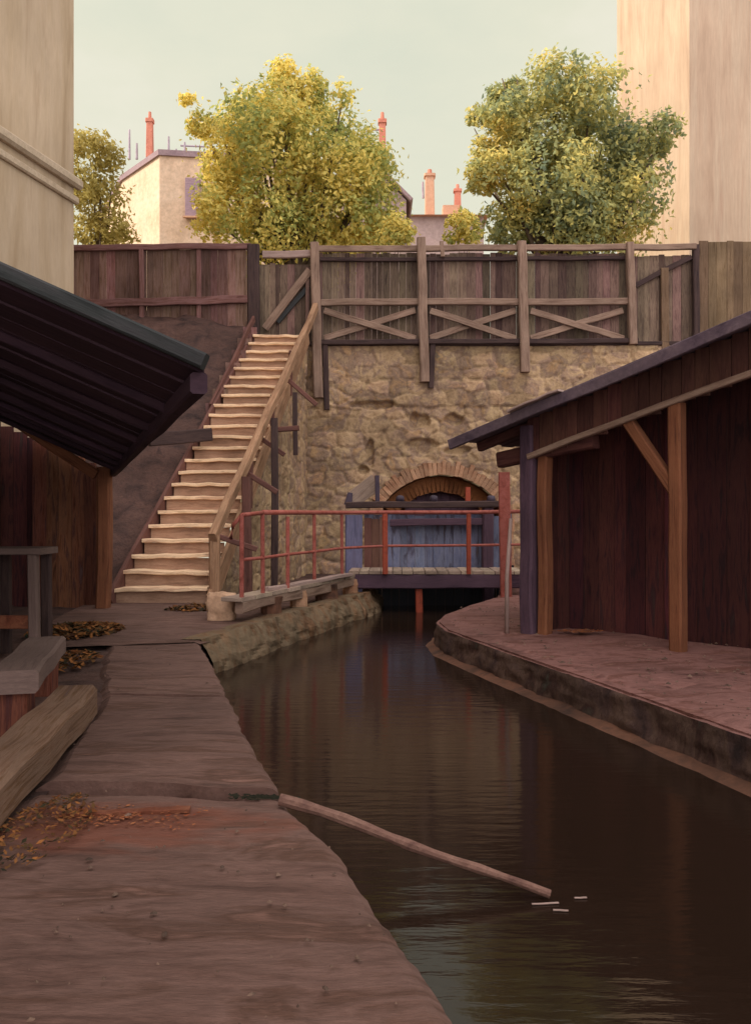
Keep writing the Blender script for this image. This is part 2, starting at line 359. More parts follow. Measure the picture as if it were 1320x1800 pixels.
# left ground under shed, the yard before the stairs, and land behind the bank
BANK = [G(352, 1128), G(430, 1105), G(500, 1083), G(600, 1055), G(648, 1043), V((.0, 17.2, 0)), V((.2, 22.6, 0))]
poly = [(-25, -6), (1.9, -6)] + [(p[0]-.06, p[1]) for p in PR] + [(p.x-.02, p.y) for p in BANK[1:]] + [(-25, 22.6)]
tag(MB().prism(poly, -1.2, -.1).build('ground', M['earth']), kind='structure')
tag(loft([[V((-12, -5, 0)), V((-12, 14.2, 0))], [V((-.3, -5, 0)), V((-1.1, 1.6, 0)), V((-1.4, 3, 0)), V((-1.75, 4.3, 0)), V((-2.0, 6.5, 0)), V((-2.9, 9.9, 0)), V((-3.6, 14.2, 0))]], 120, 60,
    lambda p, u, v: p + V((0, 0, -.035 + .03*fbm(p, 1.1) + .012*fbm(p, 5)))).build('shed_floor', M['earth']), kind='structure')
# yard surface in front of the steps
def yard(p, u, v): return p + V((0, 0, .006 + .02*fbm(p, 1.3) - (.03 if v > .97 else 0)))
mb = loft([[V((-3.9, 9.3, 0)), V((-4.5, 12, 0)), V((-4.9, 15.5, 0))], [V((-2.0, 9.75, 0)), V((-1.42, 12.0, 0)), V((-.9, 15.5, 0))]], 50, 30, yard)
tag(mb.build('yard', M['path'], smooth=True), kind='structure')
# bank: sloped mossy stones down into the water
top = [p + V((0, 0, .02)) for p in BANK]
low = []
for i, p in enumerate(BANK):
    a = BANK[max(0, i-1)]; b = BANK[min(len(BANK)-1, i+1)]; d = (b-a).normalized()
    low.append(p + V((d.y, -d.x, 0))*.2 + V((0, 0, -.6)))
mid = [p.lerp(q, .5) + V((.04, -.04, .06)) for p, q in zip(BANK, low)]
back = [p + V((-.25, .12, .015)) for p in BANK]
def bankd(p, u, v):
    d_, _ = noise.voronoi(V((p.x*1.0, p.y*1.0, p.z*1.6))*1.7); k_ = min(1, (d_[1]-d_[0])*4)
    a = .03*fbm(p, 2.2) + .012*fbm(p, 9) + .022*k_*(1 if v > .25 else .4); return p + V((a, -a, a*.5))
tag(loft([back, top, mid, low], 190, 30, bankd).build('bank', M['bank']), kind='structure')
# right quay
Q = [V((5.75, -5, 0)), V((2.56, 5.77, 0)), V((1.98, 7.63, 0)), V((1.36, 9.57, 0)), V((.9, 11.1, 0)), V((.84, 11.9, 0)), V((1.05, 12.8, 0)), V((1.5, 14.0, 0)), V((2.2, 15.4, 0)), V((2.5, 17.2, 0)), V((3.2, 22.6, 0))]
Q = [q - V((0, 0, .025)) for q in Q]
qpoly = [(p.x+.05, p.y) for p in Q] + [(22, 22.6), (22, -5)]
tag(MB().prism(qpoly[::-1], -1.2, -.03).build('quay', M['quay']), kind='structure')
far = [V((9.5, -5, .0)), V((8.5, 5, 0)), V((8.2, 8, 0)), V((8, 11, 0)), V((8, 15, 0)), V((8, 22.6, 0))]
def qd(p, u, v): return p + V((0, 0, .006 + .03*fbm(p, .9) + .012*fbm(p, 4) - (.03 if v < .02 else 0)))
tag(loft([Q, far], 220, 60, qd).build('quay_paving', M['quay'], smooth=True), kind='structure')
ledge_in = []; ledge_out = []
for i, p in enumerate(Q):
    a = Q[max(0, i-1)]; b = Q[min(len(Q)-1, i+1)]; d = (b-a).normalized(); n = V((-d.y, d.x, 0))
    ledge_in.append(p + n*.03); ledge_out.append(p + n*.17)
mb = loft([[p + V((0, 0, -.02)) for p in Q], [p + V((0, 0, -.36)) for p in ledge_in]], 200, 12, rough(3.5, .035))
tag(mb.build('quay_face', M['quaywall'], smooth=True), kind='structure')
mb = loft([[p + V((0, 0, -.30)) for p in Q], [p + V((0, 0, -.345)) for p in ledge_out], [p + V((0, 0, -.7)) for p in ledge_out]], 200, 9, rough(4, .02))
tag(mb.build('quay_ledge', M['ledge']), kind='structure')
# upper terrace, one sheet to the horizon
tag(MB().grid(40, 40, lambda u, v: (-300 + 600*u, 22.5 + 600*v*v, 5.88)).build('upper_ground', M['terrace']), kind='structure')
# earth slope left of the steps
def stair_left(y): return interp(y, [13.9, 21.6], [-4.28, -2.96])
def slope_fn(u, v):
    y = 14.1 + u*8.3
    xr = stair_left(y) - .05; xl = -11.0
    x = xl + (xr - xl)*v
    z = interp(y, [14.1, 15, 17.5, 20, 21.4, 22.4], [-.05, .75, 2.9, 5.0, 6.1, 6.7]) + .25*(1-v)
    z = z - .25*max(0, v-.8)/.2 + .16*fbm((x*.9, y*.9, 0), 1) + .05*fbm((x*3, y*3, 2), 1)
    return (x, y, max(z, -.1))
tag(MB().grid(60, 60, slope_fn).build('earth_slope', M['earth'], smooth=True), kind='structure')

# ======================= STONE RETAINING WALL =======================
def stone_field(nx, nz, w, h, sx=.62, sz=.34, seed=1):
    r = np.random.RandomState(seed)
    cx, cz = int(w/sx)+2, int(h/sz)+2
    pts = []
    for j in range(-1, cz):
        for i in range(-1, cx):
            pts.append(((i + r.uniform(.1, .9) + (.5 if j % 2 else 0))*sx, (j + r.uniform(.2, .8))*sz))
    pts = np.array(pts); val = r.uniform(0, 1, len(pts))
    xs = np.linspace(0, w, nx+1); zs = np.linspace(0, h, nz+1)
    wob = np.array([[noise.noise(V((x*3, z*3, seed))) for z in zs] for x in xs])*.06
    H = np.zeros((nx+1, nz+1)); T = np.zeros((nx+1, nz+1))
    for i, x in enumerate(xs):
        d = (pts[:, 0][None]-x-wob[i][:, None])**2/sx**2 + (pts[:, 1][None]-zs[:, None]-wob[i][::-1][:, None])**2/sz**2
        k = np.argsort(d, axis=1)[:, :2]; ii = np.arange(nz+1)
        e = np.sqrt(d[ii, k[:, 1]]) - np.sqrt(d[ii, k[:, 0]])
        H[i] = np.clip(e/.2, 0, 1)*(.45+.55*val[k[:, 0]]); T[i] = val[k[:, 0]]
    return H, T
wall = thing('retaining_wall', 'tall crumbling rubble stone wall below the timber railing, with a low brick arch at its foot', 'wall', (3, 22.1, 0))
ACX = (X(672, 22.1)+X(878, 22.1))/2; AHW = (X(878, 22.1)-X(672, 22.1))/2; ASP = Z(890, 22.1); ACR = Z(836, 22.1)
AR = (AHW**2 + (ACR-ASP)**2)/(2*(ACR-ASP))
def arch_z(x):
    d = abs(x-ACX)
    if d >= AHW: return None
    return ACR - AR + math.sqrt(AR*AR - d*d)
wx0, wx1, wz1 = -1.95, 12.2, 5.86
nx, nz = 430, 200
Hh, Tt = stone_field(nx, nz, wx1-wx0, wz1+1.2)
mb = MB(); tone = []
HOLES = [(X(a_, 22.1), Z(b_, 22.1), c_*.0147, d_*.0147) for a_, b_, c_, d_ in ((735, 742, 17, 15), (797, 738, 15, 11), (650, 798, 7, 26), (738, 786, 26, 13), (800, 792, 22, 7), (655, 712, 34, 7), (640, 826, 10, 7))]
def patch(x, z): return max(0, noise.noise(V((x*.6, z*.6, 4)))) # places where render hides the stones
for i in range(nx+1):
    x = wx0 + (wx1-wx0)*i/nx
    a = None; lo = -1.2
    for j in range(nz+1):
        z = lo + (wz1-lo)*j/nz
        jj = min(nz, max(0, int((z+1.2)/(wz1+1.2)*nz)))
        f = 1 - .8*min(1, 1.3*patch(x, z))
        y = 22.1 - .06*Hh[i, jj]*f*.9 - .05*fbm((x*.8, z*.8, 0), 1) - .015*fbm((x*6, z*6, 0), 1) - .03*(1-f)
        dk = 0
        for (hx, hz, hw, hh) in HOLES:
            q_ = ((x-hx)/hw)**2 + ((z-hz)/hh)**2 + .9*noise.noise(V((x*4, z*4, 7)))
            if q_ < 1.4: dk = max(dk, min(1, (1.4-q_)*1.6))
        y += .16*dk; f *= 1-dk
        if z > Z(716 + 12*noise.noise(V((x*.8, 0, 1))), 22.1): y -= .05
        if a is not None and j == 0: y = 22.1
        mb.v.append((x, y, z)); tone.append(.5 + (Tt[i, jj]-.5)*f - (.38 if Hh[i, jj] < .16 else 0)*f)
for i in range(nx):
    for j in range(nz):
        a = i*(nz+1)+j; xc = wx0+(wx1-wx0)*(i+.5)/nx; zc = -1.2+(wz1+1.2)*(j+.5)/nz
        if (abs(xc-ACX) < AHW+.06 and zc < ASP) or (zc >= ASP-.1 and math.hypot(xc-ACX, zc-(ACR-AR)) < AR+.1): continue
        mb.face((a, a+nz+1, a+nz+2, a+1))
mb.build('stonework', M['stone'], wall, smooth=True, attr=tone)
tag(wall, kind=None)
# arch ring of bricks and the vault behind
mb = MB(); n = 34; a0 = math.asin(AHW/AR)
for i in range(n):
    t = -a0 + 2*a0*(i+.5)/n; c = V((ACX, 0, ACR-AR))
    d = V((math.sin(t), 0, math.cos(t)))
    p = c + d*(AR+.01); q = c + d*(AR+.36+R.uniform(-.10, .06))
    mb.bar((p.x, 22.05+R.uniform(-.02, .02), p.z), (q.x, 22.05, q.z), 2*a0*AR/n*1.06, .26, up=(0, 1, 0), ch=.1)
for sx_ in (-1, 1):
    for k in range(8): mb.bar((ACX+sx_*(AHW+.16), 22.05, -1.1+.35*k), (ACX+sx_*(AHW+.16), 22.05, -.77+.35*k), .36+R.uniform(-.06, .06), .26, up=(0, 1, 0), ch=.08)
mb.build('arch_ring', M['brickarch'], wall)
mb = MB()
for i in range(26):     # inner, recessed order of the arch
    t = -a0*.99 + 2*a0*.99*(i+.5)/26; c = V((ACX, 0, ACR-AR)); d = V((math.sin(t), 0, math.cos(t)))
    p = c + d*(AR-.02); q = c + d*(AR-.40-R.uniform(0, .03))
    mb.bar((q.x, 22.55, q.z), (p.x, 22.55, p.z), 2*a0*AR/26*1.02, .3, up=(0, 1, 0), ch=.03)
mb.build('inner_arch', M['barrel'], wall)
mb = MB().boards((ACX-AHW+.1, 22.75), (ACX+AHW-.1, 22.75), ASP-.5, lambda t: ACR-AR+math.sqrt((AR-.3)**2-((t-.5)*2*(AHW-.1))**2), bw=.24)
mb.build('arch_infill', M['purple'], wall)
mb = MB().grid(28, 12, lambda u, v: (ACX + AR*math.sin(-a0+2*a0*u), 22.12+9*v, ACR-AR+AR*math.cos(-a0+2*a0*u)))
mb.grid(1, 8, lambda u, v: (ACX-AHW, 22.12+9*v, -1.2+u*(ASP+1.2))); mb.grid(1, 8, lambda u, v: (ACX+AHW, 22.12+9*v, -1.2+u*(ASP+1.2)))
mb.grid(1, 1, lambda u, v: (ACX-AHW+2*AHW*u, 31.1, -1.2+v*4))
mb.build('vault', M['barrel'], wall, smooth=False)
# coping beam under the fence
MB().bar((-1.9, 22.2, 5.84), (12.2, 22.2, 5.84), .5, .1, wob=.01).build('coping', M['dark'], wall)

# ======================= STAIRCASE =======================
NS = 23; Y0, Y1 = 14.0, 21.55; RISE = 5.9/NS
def st_l(y): return interp(y, [Y0, Y1], [X(203, Y0), X(452, Y1)])
def st_r(y): return interp(y, [Y0, Y1], [X(366, Y0), X(537, Y1)])
stair = thing('staircase', 'long steep wooden staircase of pale worn steps climbing to the gate', 'staircase', (-3.5, 14, 0))
for k in range(NS):
    y = Y0 + (Y1-Y0)*k/NS; dy = (Y1-Y0)/NS; z = (k+1)*RISE
    mb = MB()
    l, r = st_l(y)+R.uniform(-.03, .03), st_r(y)+R.uniform(-.02, .03); tz = R.uniform(-.014, .014)
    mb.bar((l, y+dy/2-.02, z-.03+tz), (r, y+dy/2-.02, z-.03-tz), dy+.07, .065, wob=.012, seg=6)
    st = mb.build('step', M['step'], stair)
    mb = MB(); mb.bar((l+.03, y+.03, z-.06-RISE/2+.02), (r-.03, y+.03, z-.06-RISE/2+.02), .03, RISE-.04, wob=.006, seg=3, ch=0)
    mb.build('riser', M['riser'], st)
# fix: riser parent offset handled by world_loc (steps sit at stair origin)
def st_z(y): return (y-Y0)/(Y1-Y0)*5.9 + .1
for side, fn in (('l', st_l), ('r', st_r)):
    e = -.05 if side == 'l' else .05
    MB().bar((fn(Y0)+e, Y0-.1, st_z(Y0)-.08), (fn(Y1)+e, Y1, st_z(Y1)-.08), .07, .34, wob=.008).build('stringer', M['stairrail'] if side == 'r' else M['strut'], stair)
# hand rail and newel
ny = 14.0; nxp = X(378, ny)
MB().bar((nxp, ny, -.05), (nxp, ny, Z(938, ny)-.02), .17, .17, wob=.012).build('newel_post', M['stairrail'], stair)
MB().bar((nxp-.03, ny-.12, Z(945, ny)), W(556, 540, 21.75), .13, .2, wob=.02, seg=9).build('handrail', M['stairrail'], stair)
for t in (.3, .52, .74):
    y = Y0 + (Y1-Y0)*t; x = st_r(y)+.07; zr = interp(t, [0, 1], [Z(945, ny), Z(540, 21.75)])
    MB().bar((x, y, st_z(y)-.3), (x+.01, y, zr-.05), .09, .09, wob=.008).build('baluster', M['strut'], stair)
# left parapet boards of the upper flight
p0, p1 = W(372, 715, 18.6), W(446, 560, 21.6)
MB().bar((p0.x, p0.y, p0.z), (p1.x, p1.y, p1.z), .06, .16, wob=.01).build('handrail', M['strut'], stair)
mb = MB()
for k in range(7):
    q = p0.lerp(p1, (k+.3)/7); mb.bar((q.x+.01, q.y, q.z-.95), (q.x, q.y, q.z-.02), .34, .035, up=(0.3, -1, 0), ch=0)
mb.build('parapet_boards', M['fence_brown'], stair)
# struts and posts on the right of the flight
def strut(p, q, w=.1, name='strut', m='strut'): MB().bar(p, q, w, w, wob=.012).build(name, M[m], stair)
strut((X(483, 16.6)-.0, 16.6, -.05), W(483, 735, 16.6), .13, 'support_post', 'dark')
strut(W(520, 800, 18.6), W(518, 690, 18.6), .1, 'support_post', 'dark')
strut(W(436, 832, 15.9), W(487, 866, 15.9), .1); strut(W(487, 756, 17.1), W(548, 742, 17.1) + V((-.25, 0, -.12)), .1)
strut(W(452, 765, 16.9), W(500, 800, 16.9), .09); strut(W(508, 668, 19.0), W(556, 712, 19.0), .1)
strut(W(374, 938, 14.05), W(452, 966, 14.15), .09)
strut((X(436, 14.9), 14.9, -.05), W(432, 838, 14.9), .15, 'support_post')
MB().bar(W(262, 772, 16.4), W(372, 764, 17.2), .12, .26, wob=.012).build('landing_beam', M['dark'], stair)
# masonry flank below the flight
flank = thing('stair_wall', 'weathered stone side wall carrying the staircase, right of its handrail', 'wall', (-2, 18, 0))
nx2, nz2 = 210, 150
H2, T2 = stone_field(nx2, nz2, 7.7, 6, seed=5)
mb = MB(); tone = []
for i in range(nx2+1):
    y = Y0+.35 + (22.2-Y0-.35)*i/nx2; x = st_r(min(y, Y1)) + .02
    top = min(5.8, st_z(min(y, Y1)) - .22)
    for j in range(nz2+1):
        z = -.1 + (top+.1)*j/nz2; jj = min(nz2, int((z+.1)/6*nz2))
        f = 1 - .8*min(1, 1.5*patch(y, z))
        mb.v.append((x + .05*H2[i, jj]*f + .05*fbm((y*.8, z*.8, 3), 1) + .012*fbm((y*6, z*6, 1), 1) - .05, y, z)); tone.append(.5 + (T2[i, jj]-.5)*f - (.38 if H2[i, jj] < .16 else 0)*f)
for i in range(nx2):
    for j in range(nz2):
        a = i*(nz2+1)+j; mb.face((a, a+nz2+1, a+nz2+2, a+1))
mb.build('stonework', M['stone'], flank, smooth=True, attr=tone)

# ======================= TIMBER RAILING AND FENCES ON TOP =======================
FY = 21.95
rf = thing('timber_railing', 'grey timber railing with cross braces and boards, running along the stone wall top', 'railing', (3.2, FY, 5.9))
posts = [(556, 428, 700), (742, 420, 672), (918, 426, 655), (1107, 428, 606)]
for i, (px, t, b) in enumerate(posts):
    MB().bar((X(px+4, FY), FY-.06, Z(b, FY)), (X(px-2, FY), FY-.06, Z(t, FY)), .24 if i < 3 else .2, .22, wob=.012, taper=.92).build('post', M['rail'], rf)
MB().bar((X(742, FY)+.22, FY+.02, Z(682, FY)), (X(744, FY)+.24, FY+.02, Z(602, FY)), .14, .14, wob=.01).build('bracket', M['dark'], rf)
MB().bar((X(575, FY), FY+.04, Z(720, FY)), (X(572, FY), FY+.02, Z(600, FY)), .14, .14, wob=.01).build('bracket', M['dark'], rf)
xa, xb = X(556, FY), X(1222, FY)
MB().bar((xa, FY, Z(438, FY)), (xb, FY, Z(434, FY)), .12, .15, wob=.015).build('top_rail', M['rail'], rf)
MB().bar((xa+.1, FY+.08, Z(455, FY)), (X(1107, FY), FY+.08, Z(452, FY)), .1, .1, wob=.012).build('upper_rail', M['dark'], rf)
MB().bar((xa, FY, Z(532, FY)), (X(1107, FY), FY, Z(530, FY)), .12, .17, wob=.015).build('middle_rail', M['rail'], rf)
MB().bar((xa, FY, Z(602, FY)), (X(1120, FY), FY, Z(600, FY)), .18, .13, wob=.012).build('bottom_rail', M['dark'], rf)
for i in range(3):
    a, b = posts[i][0]+14, posts[i+1][0]-12
    MB().bar((X(a, FY), FY-.04, Z(547, FY)), (X(b, FY), FY-.04, Z(596, FY)), .07, .16, up=(0, 0, 1), wob=.01).build('cross_brace', M['rail'], rf)
    MB().bar((X(a, FY), FY+.04, Z(594, FY)), (X(b, FY), FY+.04, Z(545, FY)), .07, .16, up=(0, 0, 1), wob=.01).build('cross_brace', M['rail'], rf)
MB().boards((xa, FY+.2), (X(1107, FY), FY+.2), Z(606, FY), Z(442, FY), bw=.19).build('board_panel', M['fence'], rf)
MB().bar((X(778, FY), FY-.02, Z(452, FY)), (X(776, FY), FY-.02, Z(425, FY)), .1, .1).build('stub', M['rail'], rf)
# right-hand boards
f2 = thing('board_fence', 'dark plank fence panel with one sloping brace, at the right end of the timber railing', 'fence', (7.4, FY, 5.9))
MB().boards((X(1112, FY), FY+.16), (X(1222, FY), FY+.16), Z(625, FY), Z(446, FY), bw=.2).build('board_panel', M['fence'], f2)
MB().bar((X(1118, FY), FY+.08, Z(500, FY)), (X(1216, FY), FY+.08, Z(450, FY)), .08, .13, wob=.01).build('brace', M['dark'], f2)
MB().bar((X(1170, FY), FY+.06, Z(620, FY)), (X(1168, FY), FY+.06, Z(470, FY)), .2, .1, wob=.01).build('upright', M['fence_pale'], f2)
MB().bar((X(1224, FY), FY+.05, Z(625, FY)), (X(1223, FY), FY+.05, Z(430, FY)), .16, .16, wob=.01).build('post', M['dark'], f2)
f3 = thing('board_fence', 'tawny close boarded fence in the far right corner, below the tall cream house', 'fence', (9.5, FY, 5.9))
MB().boards((X(1232, FY), FY+.16), (X(1420, FY), FY+.16), Z(640, FY), Z(421, FY), bw=.22).build('board_panel', M['fence_pale'], f3)
MB().bar((X(1228, FY), FY+.22, Z(450, FY)), (X(1420, FY), FY+.22, Z(450, FY)), .08, .12).build('rail', M['dark'], f3)
# left fence
f1 = thing('board_fence', 'brown plank fence above the earth slope, left of the gate', 'fence', (-5.5, 22, 6.6))
MB().boards((X(100, 22), 22.1), (X(442, 22), 22.0), 6.15, lambda t: Z(434, 22)+.05*math.sin(t*7), bw=.24).build('board_panel', M['fence_brown'], f1)
MB().bar((X(100, 22), 22, Z(437, 22)), (X(442, 22), 21.93, Z(434, 22)), .1, .15, wob=.02).build('top_rail', M['fence_brown'], f1)
MB().bar((X(100, 22), 21.98, Z(536, 22)), (X(442, 22), 21.9, Z(528, 22)), .1, .2, wob=.02).build('bottom_rail', M['fence_brown'], f1)
for px in (250, 350): MB().bar((X(px, 22), 21.97, 6.1), (X(px, 22), 21.97, Z(440, 22)), .12, .1, wob=.01).build('post', M['fence_brown'], f1)
# gate at stair head
gt = thing('wooden_gate', 'plank gate with a diagonal brace at the head of the stairs', 'gate', (X(500, 22), 22, 5.9))
MB().boards((X(446, 22), 22.12), (X(548, 22), 22.12), 5.85, Z(462, 22), bw=.15).build('board_panel', M['fence'], gt)
MB().bar((X(448, 22), 21.95, 5.5), (X(446, 22), 21.95, Z(432, 22)), .3, .24, wob=.015).build('gate_post', M['dark'], gt)
MB().bar((X(462, 22), 22.02, Z(448, 22)), (X(548, 22), 22.02, Z(446, 22)), .12, .18, wob=.01).build('lintel', M['pale'], gt)
MB().bar((X(466, 22), 21.98, Z(578, 22)), (X(545, 22), 21.98, Z(475, 22)), .08, .2, wob=.012).build('brace', M['rail'], gt)
MB().bar((X(488, 22), 22.03, Z(566, 22)), (X(543, 22), 22.03, Z(502, 22)), .05, .12, wob=.012).build('brace', M['roofedge'], gt)
MB().bar((X(540, 22), 22.02, 5.85), (X(541, 22), 22.02, Z(470, 22)), .1, .1, wob=.01).build('stile', M['fence'], gt)

# ======================= FOOTBRIDGE AND RAILING =======================
DZ = .35
br = thing('footbridge', 'small plank footbridge with red iron railing over the dark water', 'footbridge', (.5, 15.5, 0))
gA, gB, gC = G(419, 1051, DZ), G(622, 1009, DZ), V((2.75, 15.75, DZ))
def deck(a, b, w, m, bw=.2):
    d = (b-a).normalized(); n = V((-d.y, d.x, 0)); L_ = (b-a).length; mb = MB(); x = 0
    while x < L_:
        k = min(bw*R.uniform(.85, 1.15), L_-x); c = a + d*(x+k/2)
        mb.bar(c - n*(.04+R.uniform(0, .03)) + V((0, 0, -.03)), c + n*w + V((0, 0, -.03 + R.uniform(-.006, .006))), k-.012, .055, ch=.1); x += k
    return mb
deck(gA, gB, .26, 'deck', .5).build('gangway', M['deck'], br)
deck(gB + V((-.1, 0, .06)), gC + V((0, 0, .06)), 1.1, 'deck').build('deck', M['deck'], br)
MB().bar(gA + V((0, .05, -.13)), gB + V((0, .05, -.13)), .12, .16, wob=.015).build('beam', M['rail'], br)
MB().bar(gB + V((-.05, .02, -.13)), gC + V((.05, .02, -.13)), .14, .27, wob=.01).build('beam', M['purple'], br)
MB().bar(gB + V((-.05, .95, -.13)), gC + V((.05, .95, -.13)), .14, .27, wob=.01).build('beam', M['dark'], br)
MB().bar(G(452, 1036, DZ+.02)+V((.12, -.06, 0)), G(590, 1009, DZ+.02)+V((.25, -.1, 0)), .13, .06, wob=.01).build('edge_board', M['pale'], br)
def lerp_line(px):   # point of the gangway under a given bearing
    t = 0
    best = None
    for i in range(401):
        q = gA.lerp(gB, i/400)
        e = abs(660 + q.x/q.y*F - px)
        if best is None or e < best[0]: best = (e, q)
    return best[1]
rp = []
for px in (426, 462, 506, 553, 601): rp.append(lerp_line(px))
for px in (677, 824): rp.append(V((X(px, 15.72), 15.72, DZ+.06)))
TOP = 1.49
for i, q in enumerate(rp):
    wdt = .055 if i < 5 else (.1 if i == 5 else .08)
    MB().bar((q.x, q.y, q.z-.05), (q.x, q.y, TOP-.02 if i != 2 else TOP-.06), wdt, wdt, wob=.006).build('railing_post', M['redpaint'] if i < 5 else M['orangepaint'], br)
mb = MB(); mb.tube([rp[0]+V((-.16, .03, .78)), rp[0]+V((-.12, .02, .98)), V((rp[0].x, rp[0].y, TOP-.03)), V((rp[1].x, rp[1].y, TOP))], .03)
mb.tube([V((q.x, q.y, TOP + R.uniform(-.006, .006))) for q in rp[1:]] + [V((2.7, 15.75, TOP+.02))], [.036]*6 + [.036], cap=True)
mb.build('top_rail', M['redpaint'], br, smooth=True)
mb = MB(); mb.tube([V((q.x, q.y, (TOP+q.z)/2 - .07 + R.uniform(-.006, .006))) for q in rp] + [V((2.7, 15.75, .9))], .024)
mb.build('middle_rail', M['redpaint'], br, smooth=True)
# piers below the gangway
for i, (px, w_) in enumerate(((478, .35), (525, .3), (575, .45), (618, .3))):
    q = lerp_line(px)
    MB().bar((q.x-.02, q.y+.16, -.06), (q.x-.02, q.y+.16, .26), w_*.8, .3, up=(.3, -1, 0), wob=.015, seg=3, ch=.2).build('pier', M['brickarch'] if i % 2 else M['ledge'], br)
MB().bar((X(738, 15.9), 15.9, -.8), (X(736, 15.9), 15.9, .2), .13, .13, wob=.01).build('pile', M['orangepaint'], br)
MB().bar((X(630, 15.9), 15.95, -.8), (X(630, 15.9), 15.95, .2), .14, .14, wob=.01).build('pile', M['bluepost'], br)
sb = MB().rock((X(390, 11.9), 11.9, .17), (.22, .2, .24), seed=4, n=4, sq=1.1).build('stone_block', M['block'], smooth=True)
tag(sb, 'squat pale stone block at the foot of the newel post, before the red railing', 'stone')

# ======================= SLUICE =======================
SY = 16.9
sl = thing('sluice_gate', 'blue boarded sluice gate with heavy cross beam behind the red railing', 'sluice gate', (X(740, SY), SY, -.4))
MB().bar((X(622, SY), SY, -.9), (X(622, SY), SY, Z(905, SY)), .34, .22, wob=.01).build('gate_post', M['bluepost'], sl)
MB().bar((X(857, SY), SY, -.9), (X(857, SY), SY, Z(880, SY)), .22, .22, wob=.01).build('gate_post', M['purple'], sl)
MB().bar((X(608, SY), SY-.05, Z(888, SY)), (X(874, SY), SY-.05, Z(886, SY)), .22, .13, wob=.01).build('cross_beam', M['dark'], sl)
MB().bar((X(685, SY), SY-.06, Z(919, SY)), (X(846, SY), SY-.06, Z(916, SY)), .1, .14, wob=.008).build('upper_waling', M['purple'], sl)
MB().boards((X(640, SY), SY+.1), (X(900, SY), SY+.1), Z(1000, SY), Z(905, SY), bw=.17).build('gate_boards', M['bluewood'], sl)
MB().boards((X(612, SY), SY+.14), (X(905, SY), SY+.14), -.9, Z(996, SY), bw=.22).build('shade_boards', M['bridge_shade'], sl)  # dark boards added so the gap below the deck reads unlit
mb = MB(); mb.boards((X(640, SY), SY+.03), (X(676, SY), SY+.03), Z(1005, SY), Z(910, SY), bw=.2); mb.build('side_boards', M['strut'], sl)
for px in (703, 762, 862):
    MB().rock((X(px, SY), SY-.05, Z(877, SY)), (.09, .09, .08), seed=px, n=2).build('bolt', M['rope'], sl, smooth=True)
MB().bar((X(612, SY), SY-.05, Z(888, SY)), (X(616, SY), SY-.05, Z(866, SY)), .16, .14, taper=.6).build('beam_end', M['rope'], sl)
MB().bar((X(664, SY), SY-.05, Z(884, SY)), (X(663, SY), SY-.05, Z(836, SY)), .09, .09, wob=.006).build('lever', M['rope'], sl)
MB().bar((X(822, SY), SY+.0, Z(888, SY)), (X(822, SY), SY, Z(856, SY)), .1, .08).build('lifting_bar', M['orangepaint'], sl)
MB().bar(W(618, 880, SY+.15), W(662, 846, SY+.15), .05, .34, up=(0, 0, 1)).build('slanted_board', M['deck'], sl)
rpst = thing('red_post', 'red painted plank post beside the shed corner, right of the sluice', 'post', (X(889, 15.2), 15.2, 0))
MB().bar((X(889, 15.2), 15.2, -.03), (X(886, 15.2), 15.2, Z(830, 15.2)), .2, .08, wob=.008).build('plank', M['redpaint'], rpst)

# ======================= LEFT LEAN-TO SHED =======================
nE = W(360, 660, 4.0); fE = W(203, 830, 13.6)        # eave near and far
ed = (fE-nE); 
sl_up = .44
def lroof(x, y):  # plane through the eave line rising to the left
    t = (y-nE.y)/(fE.y-nE.y); xe = nE.x + (fE.x-nE.x)*t; ze = nE.z + (fE.z-nE.z)*t
    return ze + (xe-x)*sl_up
def bwall(y): return -5.65 - .23*(16-y)
shed = thing('lean_to_shed', 'dark lean-to shed with a big sloping roof against the beige house on the left', 'shed', (-4.5, 10, 0))
mb = MB(); nb = 26
for k in range(nb):       # boards run along the slope from eave to wall
    t0, t1 = k/nb, (k+1)/nb
    c = []
    for t in (t0+.001, t1-.001):
        y = nE.y + ed.y*t; xe = nE.x + ed.x*t; c.append((xe, y)); c.append((bwall(y)+.02, y))
    j = R.uniform(-.008, .008); b = len(mb.v)
    for dz in (0, .04):
        for (x, y) in (c[0], c[2], c[3], c[1]): mb.v.append((x, y, lroof(x, y)+dz+j))
    uo, vo = R.uniform(0, 30), R.uniform(0, 30); L_ = (V(mb.v[b])-V(mb.v[b+3])).length; w_ = .38
    uvq = [(uo, vo), (uo, vo+w_), (uo+L_, vo+w_), (uo+L_, vo)]
    mb.face((b+3, b+2, b+1, b), uvq[::-1]); mb.face((b+4, b+5, b+6, b+7), uvq)
    for i in range(4): mb.face((b+i, b+(i+1) % 4, b+4+(i+1) % 4, b+4+i), uvq)
mb.build('roof_boards', M['roofboards'], shed)
rn = V((bwall(nE.y), nE.y-.03, lroof(bwall(nE.y), nE.y)))
MB().bar(rn + V((0, 0, .06)), nE + V((0.01, -.03, .06)), .09, .075, wob=.006).build('roof_edge', M['roofedge'], shed)
mb = MB()
for k in range(1, 8):
    y = nE.y + ed.y*k/8; xe = nE.x + ed.x*k/8
    mb.bar((xe-.05, y, lroof(xe-.05, y)-.03), (bwall(y)+.05, y, lroof(bwall(y)+.05, y)-.03), .06, .06, wob=.005)
mb.build('rafters', M['roofboards'], shed)
MB().bar(nE + V((-.03, 0, -.03)), fE + V((-.03, 0, -.03)), .08, .1, wob=.008).build('eave_board', M['roofboards'], shed)
pX = X(183, 13.3)
MB().bar((pX, 13.3, -.05), (pX+.02, 13.3, lroof(pX, 13.3)-.02), .2, .2, wob=.012).build('post', M['orange'], shed)
